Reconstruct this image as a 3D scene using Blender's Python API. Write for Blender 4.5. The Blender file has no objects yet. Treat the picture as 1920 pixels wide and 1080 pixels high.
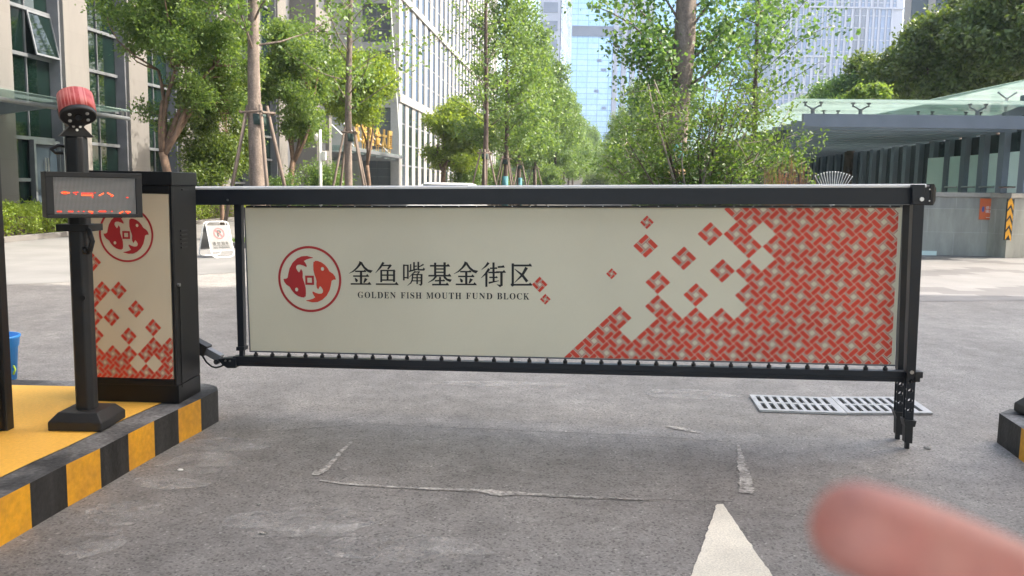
import bpy, math, random
import numpy as np
from mathutils import Vector as V, Matrix

# ------------------------------------------------------------------ camera, world, sun
sc = bpy.context.scene
COL = sc.collection
F_PX, HZ, ROLL, EYE = 1600.0, 350.0, 0.018, 1.35
PITCH = math.atan((540 - HZ) / F_PX)
fw = V((0, math.cos(PITCH), -math.sin(PITCH)))
up0 = V((0, math.sin(PITCH), math.cos(PITCH)))
rt0 = V((1, 0, 0))
RT = rt0 * math.cos(ROLL) + up0 * math.sin(ROLL)
UP = up0 * math.cos(ROLL) - rt0 * math.sin(ROLL)
CAM = V((0, 0, EYE))
cd = bpy.data.cameras.new('camera')
cam = bpy.data.objects.new('camera', cd)
COL.objects.link(cam)
cam.matrix_world = Matrix(((RT.x, UP.x, -fw.x, CAM.x), (RT.y, UP.y, -fw.y, CAM.y), (RT.z, UP.z, -fw.z, CAM.z), (0, 0, 0, 1)))
cd.sensor_width = 36.0
cd.lens = 36.0 * F_PX / 1920.0
cd.clip_start, cd.clip_end = 0.01, 3000
cd.dof.use_dof = True
cd.dof.focus_distance = 5.0
cd.dof.aperture_fstop = cd.lens / 3.0
sc.camera = cam

SUN_EL, SUN_AZ = 45.0, 87.0          # azimuth measured from +Y towards +X
w = bpy.data.worlds.new('World')
sc.world = w
w.use_nodes = True
nt = w.node_tree
sky = nt.nodes.new('ShaderNodeTexSky')
sky.sky_type = 'NISHITA'
sky.sun_disc = False
sky.sun_elevation = math.radians(SUN_EL)
sky.sun_rotation = math.radians(SUN_AZ)
sky.air_density, sky.dust_density, sky.ozone_density = 1.0, 4.0, 1.0
bg = nt.nodes['Background']
bg.inputs['Strength'].default_value = 0.15
nt.links.new(sky.outputs[0], bg.inputs[0])
sl = bpy.data.lights.new('sun', 'SUN')
sl.energy, sl.angle, sl.color = 2.35, math.radians(0.5), (1.0, 0.98, 0.955)
sun = bpy.data.objects.new('sun', sl)
COL.objects.link(sun)
sdir = V((math.sin(math.radians(SUN_AZ)) * math.cos(math.radians(SUN_EL)), math.cos(math.radians(SUN_AZ)) * math.cos(math.radians(SUN_EL)), math.sin(math.radians(SUN_EL))))
sun.rotation_euler = (-sdir).to_track_quat('-Z', 'Y').to_euler()
sun.location = (30, 10, 60)
sc.view_settings.view_transform = 'Standard'
sc.view_settings.look = 'None'
sc.view_settings.exposure = 2.15
sc.view_settings.gamma = 1.0
sc.view_settings.use_white_balance = True          # the phone balanced for the shade
sc.view_settings.white_balance_temperature = 7300
sc.view_settings.white_balance_tint = 8
sc.cycles.max_bounces = 8
sc.cycles.transparent_max_bounces = 12
sc.cycles.use_denoising = True

# ------------------------------------------------------------------ picture <-> place
def ray(u, v):
    return RT * ((u - 960) / F_PX) + UP * (-(v - 540) / F_PX) + fw
def gp(u, v, z=0.0):
    d = ray(u, v); return CAM + d * ((z - EYE) / d.z)
def at(u, v, Y):
    d = ray(u, v); return CAM + d * (Y / d.y)
AV = math.atan((1083 - 960) / F_PX)          # direction of the avenue
AS, AN = V((math.sin(AV), math.cos(AV), 0)), V((math.cos(AV), -math.sin(AV), 0))
def av(n, s, z=0.0):
    return AN * n + AS * s + V((0, 0, z))
class Plane:
    def __init__(s, o, ex, ez):
        s.o, s.ex = o, ex.normalized(); s.ez = (ez - s.ex * ez.dot(s.ex)).normalized()
        s.n = s.ex.cross(s.ez)               # towards the viewer
    def loc(s, u, v):
        d = ray(u, v); t = (s.o - CAM).dot(s.n) / d.dot(s.n); p = CAM + d * t - s.o
        return (p.dot(s.ex), p.dot(s.ez))
    def W(s, a, b, off=0.0):
        return s.o + s.ex * a + s.ez * b + s.n * off

# ------------------------------------------------------------------ mesh building
class MB:
    def __init__(s): s.v, s.f, s.m = [], [], []
    def add(s, vs, fs, mi=0):
        k = len(s.v); s.v += [tuple(p) for p in vs]
        for f in fs: s.f.append(tuple(i + k for i in f)); s.m.append(mi)
        return s
    def hexa(s, p, mi=0):
        return s.add(p, [(0, 3, 2, 1), (4, 5, 6, 7), (0, 1, 5, 4), (1, 2, 6, 5), (2, 3, 7, 6), (3, 0, 4, 7)], mi)
    def box(s, x0, x1, y0, y1, z0, z1, T=None, mi=0):
        p = [(x0, y0, z0), (x1, y0, z0), (x1, y1, z0), (x0, y1, z0), (x0, y0, z1), (x1, y0, z1), (x1, y1, z1), (x0, y1, z1)]
        if T: p = [T(*q) for q in p]
        return s.hexa(p, mi)
    def prism(s, poly, d0, d1, T, mi=0):     # poly in 2D, T(a,b,d) -> world
        n = len(poly)
        vs = [T(a, b, d0) for a, b in poly] + [T(a, b, d1) for a, b in poly]
        fs = [tuple(range(n)), tuple(range(2 * n - 1, n - 1, -1))] + [(i, i + n, (i + 1) % n + n, (i + 1) % n) for i in range(n)]
        return s.add(vs, fs, mi)
    def tube(s, pts, rad, n=8, mi=0, caps=True):
        pts = [V(p) for p in pts]
        if not hasattr(rad, '__len__'): rad = [rad] * len(pts)
        vs, fs = [], []; ref = None
        for i, p in enumerate(pts):
            t = (pts[min(i + 1, len(pts) - 1)] - pts[max(i - 1, 0)]).normalized()
            if ref is None: ref = V((1, 0, 0)) if abs(t.x) < .8 else V((0, 1, 0))
            a = (ref - t * ref.dot(t)).normalized(); b = t.cross(a); ref = a
            for k in range(n):
                q = 2 * math.pi * (k + .5) / n
                vs.append(p + (a * math.cos(q) + b * math.sin(q)) * rad[i])
        for i in range(len(pts) - 1):
            for k in range(n):
                fs.append((i * n + k, i * n + (k + 1) % n, (i + 1) * n + (k + 1) % n, (i + 1) * n + k))
        if caps: fs += [tuple(range(n - 1, -1, -1)), tuple((len(pts) - 1) * n + k for k in range(n))]
        return s.add(vs, fs, mi)
    def loft(s, rings, mi=0, caps=True):
        n = len(rings[0]); vs = [p for r in rings for p in r]; fs = []
        for i in range(len(rings) - 1):
            for k in range(n):
                fs.append((i * n + k, i * n + (k + 1) % n, (i + 1) * n + (k + 1) % n, (i + 1) * n + k))
        if caps: fs += [tuple(range(n - 1, -1, -1)), tuple((len(rings) - 1) * n + k for k in range(n))]
        return s.add(vs, fs, mi)

def obj(name, mb, mats, parent=None, smooth=False, bev=0, local=False, **tags):
    me = bpy.data.meshes.new(name)
    if isinstance(mb, MB):
        off = V((0, 0, 0))
        if parent is not None and not local:
            off = V(parent.location); q = parent.parent
            while q: off = off + V(q.location); q = q.parent
        me.from_pydata([(x - off.x, y - off.y, z - off.z) for x, y, z in mb.v], [], mb.f)
        me.polygons.foreach_set('material_index', mb.m)
    else:
        me = mb
    if not isinstance(mats, (list, tuple)): mats = [mats]
    for m in mats: me.materials.append(m)
    if smooth: me.polygons.foreach_set('use_smooth', [True] * len(me.polygons))
    me.update()
    o = bpy.data.objects.new(name, me); COL.objects.link(o)
    if parent is not None: o.parent = parent
    if bev:
        md = o.modifiers.new('bevel', 'BEVEL'); md.width = bev; md.segments = 2; md.limit_method = 'ANGLE'; md.angle_limit = .6; md.harden_normals = False
    for k, x in tags.items(): o[k] = x
    return o
def thing(name, label, cat, loc, group=None):
    o = bpy.data.objects.new(name, None); COL.objects.link(o); o.empty_display_size = .2
    o.location = loc; o['label'] = label; o['category'] = cat
    if group: o['group'] = group
    return o
def dup(o, loc, rz, scale, label, group=None):
    c = o.copy(); COL.objects.link(c); c.location = loc; c.rotation_euler = (0, 0, rz); c.scale = (scale,) * 3
    c['label'] = label
    if group: c['group'] = group
    def rec(a, b):
        for ch in [x for x in a.children]:
            d = ch.copy(); COL.objects.link(d); d.parent = b; rec(ch, d)
    rec(o, c)
    return c

# ------------------------------------------------------------------ materials
def nodes(m): return m.node_tree.nodes, m.node_tree.links
def M(name, col, rough=.6, metal=0., var=.12, vs=3., bump=0., bs=60., spec=.5, col2=None, fine=None, stretch=None):
    m = bpy.data.materials.new(name); m.use_nodes = True
    N, L = nodes(m); b = N['Principled BSDF']
    b.inputs['Roughness'].default_value = rough; b.inputs['Metallic'].default_value = metal
    b.inputs['Specular IOR Level'].default_value = spec
    tc = N.new('ShaderNodeTexCoord'); src = tc.outputs['Object']
    if stretch:
        mp = N.new('ShaderNodeMapping'); mp.inputs['Scale'].default_value = stretch; L.new(src, mp.inputs[0]); src = mp.outputs[0]
    nz = N.new('ShaderNodeTexNoise'); nz.inputs['Scale'].default_value = vs; nz.inputs['Detail'].default_value = 6
    L.new(src, nz.inputs['Vector'])
    mx = N.new('ShaderNodeMix'); mx.data_type = 'RGBA'
    c2 = col2 or tuple(min(1, c * (1 + var)) for c in col); c1 = col if col2 else tuple(c * (1 - var) for c in col)
    mx.inputs['A'].default_value = (*c1, 1); mx.inputs['B'].default_value = (*c2, 1)
    mr = N.new('ShaderNodeMapRange'); mr.inputs[1].default_value = .35; mr.inputs[2].default_value = .65
    L.new(nz.outputs[0], mr.inputs[0]); L.new(mr.outputs[0], mx.inputs['Factor'])
    out = mx.outputs['Result']
    if fine:
        n2 = N.new('ShaderNodeTexNoise'); n2.inputs['Scale'].default_value = fine[0]; n2.inputs['Detail'].default_value = 3
        L.new(tc.outputs['Object'], n2.inputs['Vector'])
        r2 = N.new('ShaderNodeMapRange'); r2.inputs[1].default_value = .3; r2.inputs[2].default_value = .7
        r2.inputs[3].default_value = 1 - fine[1]; r2.inputs[4].default_value = 1 + fine[1]
        L.new(n2.outputs[0], r2.inputs[0])
        mu = N.new('ShaderNodeVectorMath'); mu.operation = 'SCALE'
        L.new(out, mu.inputs[0]); L.new(r2.outputs[0], mu.inputs['Scale']); out = mu.outputs[0]
    L.new(out, b.inputs['Base Color'])
    if rough > .15:
        rr = N.new('ShaderNodeMapRange'); rr.inputs[3].default_value = rough * .85; rr.inputs[4].default_value = min(1, rough * 1.15)
        L.new(nz.outputs[0], rr.inputs[0]); L.new(rr.outputs[0], b.inputs['Roughness'])
    if bump:
        n3 = N.new('ShaderNodeTexNoise'); n3.inputs['Scale'].default_value = bs; n3.inputs['Detail'].default_value = 4
        L.new(tc.outputs['Object'], n3.inputs['Vector'])
        bp = N.new('ShaderNodeBump'); bp.inputs['Strength'].default_value = bump; bp.inputs['Distance'].default_value = .01
        L.new(n3.outputs[0], bp.inputs['Height']); L.new(bp.outputs[0], b.inputs['Normal'])
    return m
def leafmat(name, c1, c2, trans=.4, rough=.45):
    m = bpy.data.materials.new(name); m.use_nodes = True
    N, L = nodes(m); b = N['Principled BSDF']
    g = N.new('ShaderNodeNewGeometry'); tc = N.new('ShaderNodeTexCoord')
    nz = N.new('ShaderNodeTexNoise'); nz.inputs['Scale'].default_value = .9; nz.inputs['Detail'].default_value = 2
    L.new(tc.outputs['Object'], nz.inputs['Vector'])
    ad = N.new('ShaderNodeMath'); ad.operation = 'ADD'
    L.new(g.outputs['Random Per Island'], ad.inputs[0]); L.new(nz.outputs[0], ad.inputs[1])
    mr = N.new('ShaderNodeMapRange'); mr.inputs[1].default_value = .35; mr.inputs[2].default_value = 1.15
    L.new(ad.outputs[0], mr.inputs[0])
    mx = N.new('ShaderNodeMix'); mx.data_type = 'RGBA'
    mx.inputs['A'].default_value = (*c1, 1); mx.inputs['B'].default_value = (*c2, 1)
    L.new(mr.outputs[0], mx.inputs['Factor'])
    L.new(mx.outputs['Result'], b.inputs['Base Color']); b.inputs['Roughness'].default_value = rough
    tr = N.new('ShaderNodeBsdfTranslucent')
    br = N.new('ShaderNodeVectorMath'); br.operation = 'MULTIPLY'; br.inputs[1].default_value = (1.9, 1.7, .8)
    L.new(mx.outputs['Result'], br.inputs[0]); L.new(br.outputs[0], tr.inputs[0])
    ms = N.new('ShaderNodeMixShader'); ms.inputs[0].default_value = trans
    L.new(b.outputs[0], ms.inputs[1]); L.new(tr.outputs[0], ms.inputs[2]); L.new(ms.outputs[0], N['Material Output'].inputs[0])
    return m
def glass(name, tint, alpha, rough=.03):
    m = bpy.data.materials.new(name); m.use_nodes = True
    N, L = nodes(m); b = N['Principled BSDF']
    b.inputs['Base Color'].default_value = (*tint, 1); b.inputs['Roughness'].default_value = rough
    t = N.new('ShaderNodeBsdfTransparent'); t.inputs[0].default_value = (*[min(1, .45 + .55 * c / max(tint)) for c in tint], 1)
    ms = N.new('ShaderNodeMixShader')
    nz = N.new('ShaderNodeTexNoise'); nz.inputs['Scale'].default_value = 1.3; nz.inputs['Detail'].default_value = 5
    mr = N.new('ShaderNodeMapRange'); mr.inputs[3].default_value = max(0, alpha - .18); mr.inputs[4].default_value = min(1, alpha + .18)
    L.new(nz.outputs[0], mr.inputs[0]); L.new(mr.outputs[0], ms.inputs[0])
    L.new(t.outputs[0], ms.inputs[1]); L.new(b.outputs[0], ms.inputs[2]); L.new(ms.outputs[0], N['Material Output'].inputs[0])
    return m
def emit(name, col, s):
    m = bpy.data.materials.new(name); m.use_nodes = True
    N, L = nodes(m); b = N['Principled BSDF']
    b.inputs['Base Color'].default_value = (*[c * .3 for c in col], 1)
    b.inputs['Emission Color'].default_value = (*col, 1); b.inputs['Emission Strength'].default_value = s
    return m

m_black = M('black paint', (.0085, .009, .0105), .42, var=.2, vs=8, fine=(400, .12), bump=.05, bs=300, spec=.35)
m_arm = M('anthracite arm paint', (.0165, .0195, .026), .40, var=.12, vs=5, fine=(500, .1), spec=.4)
m_pole = M('dark grey powder coat', (.021, .022, .024), .5, var=.15, vs=9, fine=(300, .15), bump=.08, bs=400)
m_rubber = M('black plastic', (.012, .012, .013), .5)
m_steel = M('bare steel', (.55, .55, .56), .3, metal=1., var=.1)
m_cream = M('cream advert board', (.77, .725, .57), .55, var=.05, vs=1.2, fine=(250, .03))
m_creamlight = M('cream backlit poster', (.80, .68, .50), .5, var=.05, vs=2)
m_red = M('printed red', (.72, .066, .034), .5, var=.08, vs=4)
m_darkred = M('printed crimson', (.50, .028, .032), .5, var=.08, vs=4)
m_ink = M('printed black', (.012, .012, .012), .5)
m_yellow = M('yellow kerb paint', (.83, .39, .02), .6, vs=5, fine=(35, .12), bump=.25, bs=40, col2=(.66, .31, .03))
m_yellowtop = M('yellow floor paint', (.99, .53, .09), .6, var=.05, vs=1.6, fine=(60, .06), bump=.15, bs=60)
m_kerbblack = M('black kerb paint', (.010, .010, .0105), .6, vs=13, bump=.3, bs=40, col2=(.036, .036, .037), stretch=(1, 1, .12), fine=(40, .3))
m_kerbtop = M('worn black kerb top', (.04, .041, .043), .7, vs=4, col2=(.22, .22, .22), bump=.4, bs=45, fine=(50, .4))
def patchy(m, scale, lo, hi):
    N, L = nodes(m); b = N['Principled BSDF']; tc = N.new('ShaderNodeTexCoord'); nz = N.new('ShaderNodeTexNoise'); nz.inputs['Scale'].default_value = scale; nz.inputs['Detail'].default_value = 8; nz.inputs['Roughness'].default_value = .7
    L.new(tc.outputs['Object'], nz.inputs['Vector']); mr = N.new('ShaderNodeMapRange'); mr.inputs[1].default_value = lo; mr.inputs[2].default_value = hi; L.new(nz.outputs[0], mr.inputs[0]); L.new(mr.outputs[0], b.inputs['Alpha'])
    return m
m_concrete = patchy(M('cement seam', (.46, .44, .41), .9, var=.2, vs=8, fine=(90, .3)), 26, .24, .58)
m_dust = patchy(M('pale road dust', (.52, .505, .48), .95, var=.15, vs=6, fine=(120, .3)), 7, .42, .80)
m_whitepaint = M('worn road paint', (.78, .73, .62), .75, var=.10, vs=4, fine=(140, .18), bump=.3, bs=150)
m_galv = M('galvanised steel', (.46, .465, .47), .5, metal=.3, var=.12, vs=10, fine=(120, .1))
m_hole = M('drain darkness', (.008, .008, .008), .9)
m_blue = M('blue plastic', (.01, .26, .72), .35, var=.08)
m_green = M('yellow green plastic', (.45, .65, .04), .4)
m_skin = M('skin', (.80, .29, .24), .5, vs=90, col2=(.86, .37, .30), fine=(400, .06), bump=.3, bs=700)
m_nail = M('nail', (.66, .36, .32), .25)
m_cloth = M('grey sleeve cloth', (.12, .13, .15), .9, bump=.3, bs=400)
m_stainless = M('brushed stainless board', (.13, .133, .135), .45, metal=.2, var=.08)
m_stone = M('pale granite cladding', (.36, .335, .305), .55, var=.07, vs=.6, fine=(9, .06))
m_stone2 = M('grey granite cladding', (.30, .292, .288), .6, var=.06, vs=.4, fine=(5, .05))
m_stoneside = M('grey aluminium jamb', (.13, .135, .15), .45)
m_glassdark = M('green tinted facade glass', (.004, .012, .010), .03, var=.5, vs=.35, spec=.9)
m_glassblue = M('blue slit glass', (.05, .065, .09), .08, var=.3, vs=.3, spec=.8)
m_louvre = M('dark louvre panel', (.07, .075, .085), .5, var=.12, vs=.5, stretch=(.3, .3, 6))
m_mullion = M('aluminium mullion', (.15, .16, .175), .45, metal=.2)
m_slate = M('blue grey steel paint', (.165, .19, .225), .5, var=.07, vs=2)
m_mint = M('bright mint glass', (.66, .80, .76), .25, var=.06, vs=.7, spec=.6)
m_mintdark = M('painted corridor darkness', (.05, .06, .068), .15, var=.3, vs=.5)  # gloom of the unlit ramp interior is put into this colour
m_gold = M('gold letters', (.50, .31, .08), .4, metal=.35)
m_orange = M('orange sign', (.64, .14, .05), .5, var=.05)
m_white = M('white enamel', (.78, .78, .77), .4, var=.03)
m_tiptop = M('polished white tip', (.85, .85, .85), .3)
m_bark = M('grey brown bark', (.17, .135, .115), .9, var=.3, vs=7, bump=.8, bs=25, stretch=(1, 1, .35), fine=(30, .25))
m_barkred = M('red brown bark', (.15, .095, .065), .9, var=.3, vs=7, bump=.6, bs=25)
m_barkdark = M('dark brown bark', (.085, .062, .05), .9, var=.3, vs=7, bump=.8, bs=25)
m_barkpale = M('pale twig bark', (.25, .21, .175), .9, var=.25, vs=6)
m_stake = M('weathered stake wood', (.15, .115, .095), .9, var=.3, vs=5, stretch=(1, 1, .3))
m_tie = M('dark green tie band', (.03, .06, .055), .7)
m_teal = M('teal trunk wrap', (.03, .16, .19), .7, var=.25, vs=6, bump=.5, bs=15)
m_burlap = M('straw rope wrap', (.34, .21, .12), .95, var=.35, vs=14, bump=.8, bs=60, stretch=(1, 1, 6))
m_twig = M('dry orange twigs', (.33, .17, .09), .9, var=.3, vs=5)
m_soil = M('planting soil', (.09, .07, .05), .95, var=.3, vs=4, bump=.5, bs=20)
m_grass = leafmat('grass blades', (.05, .12, .02), (.12, .22, .04), .3)
m_lf_cam = leafmat('camphor leaves', (.037, .095, .026), (.13, .208, .064), .55)
m_lf_gink = leafmat('ginkgo leaves', (.050, .115, .035), (.125, .21, .058), .42)
m_lf_dark = leafmat('shade darkened evergreen leaves', (.028, .066, .022), (.10, .155, .042), .34, .38)  # shade lying on the right hand trees is mixed into this darker green
m_lf_shrub = leafmat('shrub leaves', (.034, .088, .022), (.108, .182, .048), .42)
m_lf_big = leafmat('broad blue green leaves', (.040, .105, .045), (.105, .20, .070), .42)
m_lf_hedge = leafmat('hedge leaves', (.07, .13, .015), (.22, .30, .045), .35)
m_carpaint = M('white car paint', (.75, .76, .77), .2, spec=.8, var=.02)
m_carglass = M('car glass', (.01, .012, .014), .05)
m_tyre = M('tyre rubber', (.015, .015, .015), .8)

def asphalt():
    m = bpy.data.materials.new('asphalt'); m.use_nodes = True
    N, L = nodes(m); b = N['Principled BSDF']; b.inputs['Roughness'].default_value = .66; b.inputs['Specular IOR Level'].default_value = .6
    tc = N.new('ShaderNodeTexCoord'); O = tc.outputs['Object']
    def noise(s, d=4, r=.5, st=None):
        n = N.new('ShaderNodeTexNoise'); n.inputs['Scale'].default_value = s; n.inputs['Detail'].default_value = d; n.inputs['Roughness'].default_value = r
        if st:
            mp = N.new('ShaderNodeMapping'); mp.inputs['Scale'].default_value = st; L.new(O, mp.inputs[0]); L.new(mp.outputs[0], n.inputs['Vector'])
        else: L.new(O, n.inputs['Vector'])
        return n.outputs[0]
    def rng(x, a, b_, c, d):
        r = N.new('ShaderNodeMapRange'); r.inputs[1].default_value = a; r.inputs[2].default_value = b_; r.inputs[3].default_value = c; r.inputs[4].default_value = d
        L.new(x, r.inputs[0]); return r.outputs[0]
    def mul(a, c):
        x = N.new('ShaderNodeMath'); x.operation = 'MULTIPLY'; L.new(a, x.inputs[0]); L.new(c, x.inputs[1]); return x.outputs[0]
    big = rng(noise(.55, 5, .6), .3, .7, .76, 1.25)
    trk = rng(noise(1.0, 4, .55, (1.6, .22, 1)), .3, .7, .86, 1.16)
    mid = rng(noise(6, 6, .65), .3, .7, .80, 1.22)
    fine = rng(noise(95, 3, .7), .28, .72, .78, 1.2)
    vo = N.new('ShaderNodeTexVoronoi'); vo.inputs['Scale'].default_value = 120; L.new(O, vo.inputs['Vector'])
    sepx = N.new('ShaderNodeSeparateColor'); L.new(vo.outputs['Color'], sepx.inputs[0])
    stone = rng(sepx.outputs[0], .0, 1., .82, 1.18)
    spk = rng(sepx.outputs[1], .975, .985, 1.0, 1.5)
    drk = rng(sepx.outputs[2], .88, .91, 1.0, .55)
    pale = rng(noise(1.7, 7, .7), .60, .74, 1.0, 1.45)
    x = mul(mul(mul(big, trk), mul(mid, fine)), mul(mul(stone, spk), mul(drk, pale)))
    sc_ = N.new('ShaderNodeVectorMath'); sc_.operation = 'SCALE'; sc_.inputs[0].default_value = (.228, .215, .202)
    L.new(x, sc_.inputs['Scale']); L.new(sc_.outputs[0], b.inputs['Base Color'])
    bp = N.new('ShaderNodeBump'); bp.inputs['Strength'].default_value = .55; bp.inputs['Distance'].default_value = .006
    L.new(mul(fine, stone), bp.inputs['Height']); L.new(bp.outputs[0], b.inputs['Normal'])
    return m
m_asphalt = asphalt()

def paving(name, c1, c2, pattern):
    m = bpy.data.materials.new(name); m.use_nodes = True
    N, L = nodes(m); b = N['Principled BSDF']; b.inputs['Roughness'].default_value = .7
    tc = N.new('ShaderNodeTexCoord')
    mp = N.new('ShaderNodeMapping'); L.new(tc.outputs['Object'], mp.inputs[0])
    br = N.new('ShaderNodeTexBrick'); L.new(mp.outputs[0], br.inputs['Vector'])
    br.inputs['Mortar'].default_value = (.22, .21, .20, 1)
    nz = N.new('ShaderNodeTexNoise'); nz.inputs['Scale'].default_value = 1.1; nz.inputs['Detail'].default_value = 7; L.new(tc.outputs['Object'], nz.inputs['Vector'])
    mr = N.new('ShaderNodeMapRange'); mr.inputs[1].default_value = .3; mr.inputs[2].default_value = .7; mr.inputs[3].default_value = .84; mr.inputs[4].default_value = 1.14
    L.new(nz.outputs[0], mr.inputs[0])
    if pattern:      # diamond bands of grey pavers
        mp.inputs['Rotation'].default_value = (0, 0, .05)
        br.inputs['Scale'].default_value = 2.2; br.inputs['Mortar Size'].default_value = .008
        br.inputs['Brick Width'].default_value = .9; br.inputs['Row Height'].default_value = .45
        br.inputs['Color1'].default_value = (*c1, 1); br.inputs['Color2'].default_value = tuple(x * .93 for x in c1) + (1,)
        sp = N.new('ShaderNodeSeparateXYZ'); L.new(tc.outputs['Object'], sp.inputs[0])
        def sn(sock, s):      # snap to paver
            k = N.new('ShaderNodeMath'); k.operation = 'SNAP'; k.inputs[1].default_value = s; L.new(sock, k.inputs[0]); return k.outputs[0]
        xx, yy = sn(sp.outputs[0], .42), sn(sp.outputs[1], .21)
        pp = N.new('ShaderNodeMath'); pp.operation = 'PINGPONG'; pp.inputs[1].default_value = 2.1; L.new(xx, pp.inputs[0])
        hf = N.new('ShaderNodeMath'); hf.operation = 'MULTIPLY'; hf.inputs[1].default_value = .62; L.new(pp.outputs[0], hf.inputs[0])
        ad = N.new('ShaderNodeMath'); ad.operation = 'ADD'; L.new(yy, ad.inputs[0]); L.new(hf.outputs[0], ad.inputs[1])
        fr = N.new('ShaderNodeMath'); fr.operation = 'WRAP'; fr.inputs[1].default_value = 2.5; fr.inputs[2].default_value = 0; L.new(ad.outputs[0], fr.inputs[0])
        lt = N.new('ShaderNodeMath'); lt.operation = 'LESS_THAN'; lt.inputs[1].default_value = .75; L.new(fr.outputs[0], lt.inputs[0])
        mx = N.new('ShaderNodeMix'); mx.data_type = 'RGBA'; L.new(lt.outputs[0], mx.inputs['Factor']); L.new(br.outputs[0], mx.inputs['A']); mx.inputs['B'].default_value = (*c2, 1)
        col = mx.outputs['Result']
    else:
        br.inputs['Scale'].default_value = 1; br.inputs['Mortar Size'].default_value = .008
        br.inputs['Brick Width'].default_value = 1.2; br.inputs['Row Height'].default_value = .6
        br.inputs['Color1'].default_value = (*c1, 1); br.inputs['Color2'].default_value = (*c2, 1)
        col = br.outputs[0]
    sc_ = N.new('ShaderNodeVectorMath'); sc_.operation = 'SCALE'; L.new(col, sc_.inputs[0]); L.new(mr.outputs[0], sc_.inputs['Scale'])
    L.new(sc_.outputs[0], b.inputs['Base Color'])
    return m
m_pave = paving('pale stone paving', (.195, .191, .187), (.175, .172, .169), False)
m_paver = paving('patterned paving', (.185, .178, .176), (.118, .112, .113), True)

def wallmat(name, c1, c2, bw, rh, mortar, stain=.3, ms=.006, brick_off=.5):
    m = bpy.data.materials.new(name); m.use_nodes = True
    N, L = nodes(m); b = N['Principled BSDF']; b.inputs['Roughness'].default_value = .7
    tc = N.new('ShaderNodeTexCoord')
    sp = N.new('ShaderNodeSeparateXYZ'); L.new(tc.outputs['Object'], sp.inputs[0])
    ad = N.new('ShaderNodeMath'); ad.operation = 'ADD'; L.new(sp.outputs[0], ad.inputs[0]); L.new(sp.outputs[1], ad.inputs[1])
    cb = N.new('ShaderNodeCombineXYZ'); L.new(ad.outputs[0], cb.inputs[0]); L.new(sp.outputs[2], cb.inputs[1])
    br = N.new('ShaderNodeTexBrick'); L.new(cb.outputs[0], br.inputs['Vector']); br.inputs['Scale'].default_value = 1
    br.offset = brick_off; br.inputs['Brick Width'].default_value = bw; br.inputs['Row Height'].default_value = rh; br.inputs['Mortar Size'].default_value = ms
    br.inputs['Color1'].default_value = (*c1, 1); br.inputs['Color2'].default_value = (*c2, 1); br.inputs['Mortar'].default_value = (*mortar, 1)
    mp = N.new('ShaderNodeMapping'); mp.inputs['Scale'].default_value = (1, 1, .3); L.new(tc.outputs['Object'], mp.inputs[0])
    nz = N.new('ShaderNodeTexNoise'); nz.inputs['Scale'].default_value = 2.2; nz.inputs['Detail'].default_value = 7; nz.inputs['Roughness'].default_value = .65; L.new(mp.outputs[0], nz.inputs['Vector'])
    mr = N.new('ShaderNodeMapRange'); mr.inputs[1].default_value = .3; mr.inputs[2].default_value = .7; mr.inputs[3].default_value = 1 - stain; mr.inputs[4].default_value = 1 + stain
    L.new(nz.outputs[0], mr.inputs[0])
    s_ = N.new('ShaderNodeVectorMath'); s_.operation = 'SCALE'; L.new(br.outputs[0], s_.inputs[0]); L.new(mr.outputs[0], s_.inputs['Scale']); L.new(s_.outputs[0], b.inputs['Base Color'])
    return m
m_wall = wallmat('stained grey stone wall', (.31, .31, .27), (.26, .265, .25), 1.2, .52, (.36, .36, .33), .30)
m_granite = wallmat('granite slabs', (.155, .145, .137), (.145, .136, .128), 1.4, .9, (.13, .121, .113), .08)
# ================================================================== the setting: ground
def sheet(name, pts, z, mat, **tags):
    mb = MB(); mb.add([(p[0], p[1], z) for p in pts], [tuple(range(len(pts)))])
    return obj(name, mb, mat, kind='structure', **tags)
g = MB(); g.add([(-900, -300, 0), (900, -300, 0), (900, 1500, 0), (-900, 1500, 0)], [(0, 1, 2, 3)])
obj('road', g, m_asphalt, kind='structure')
pl_edge = [gp(-500, 556), gp(-120, 542), gp(20, 535), gp(200, 525), gp(330, 518), gp(440, 511.5)]
sheet('pavement', [av(-70, 2)] + pl_edge + [av(-3.6, 14.2), av(-3.0, 17), av(-2.9, 22), av(-2.9, 320), av(-70, 320)], .004, m_pave)
pr_edge = [gp(1300, 566), gp(1730, 566), gp(1920, 564), gp(2500, 560)]
sheet('plaza', pr_edge + [V((70, 9, 0)), V((70, 60, 0)), av(3.0, 320), av(2.6, 17), av(2.0, 12.5)], .004, m_paver)
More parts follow.
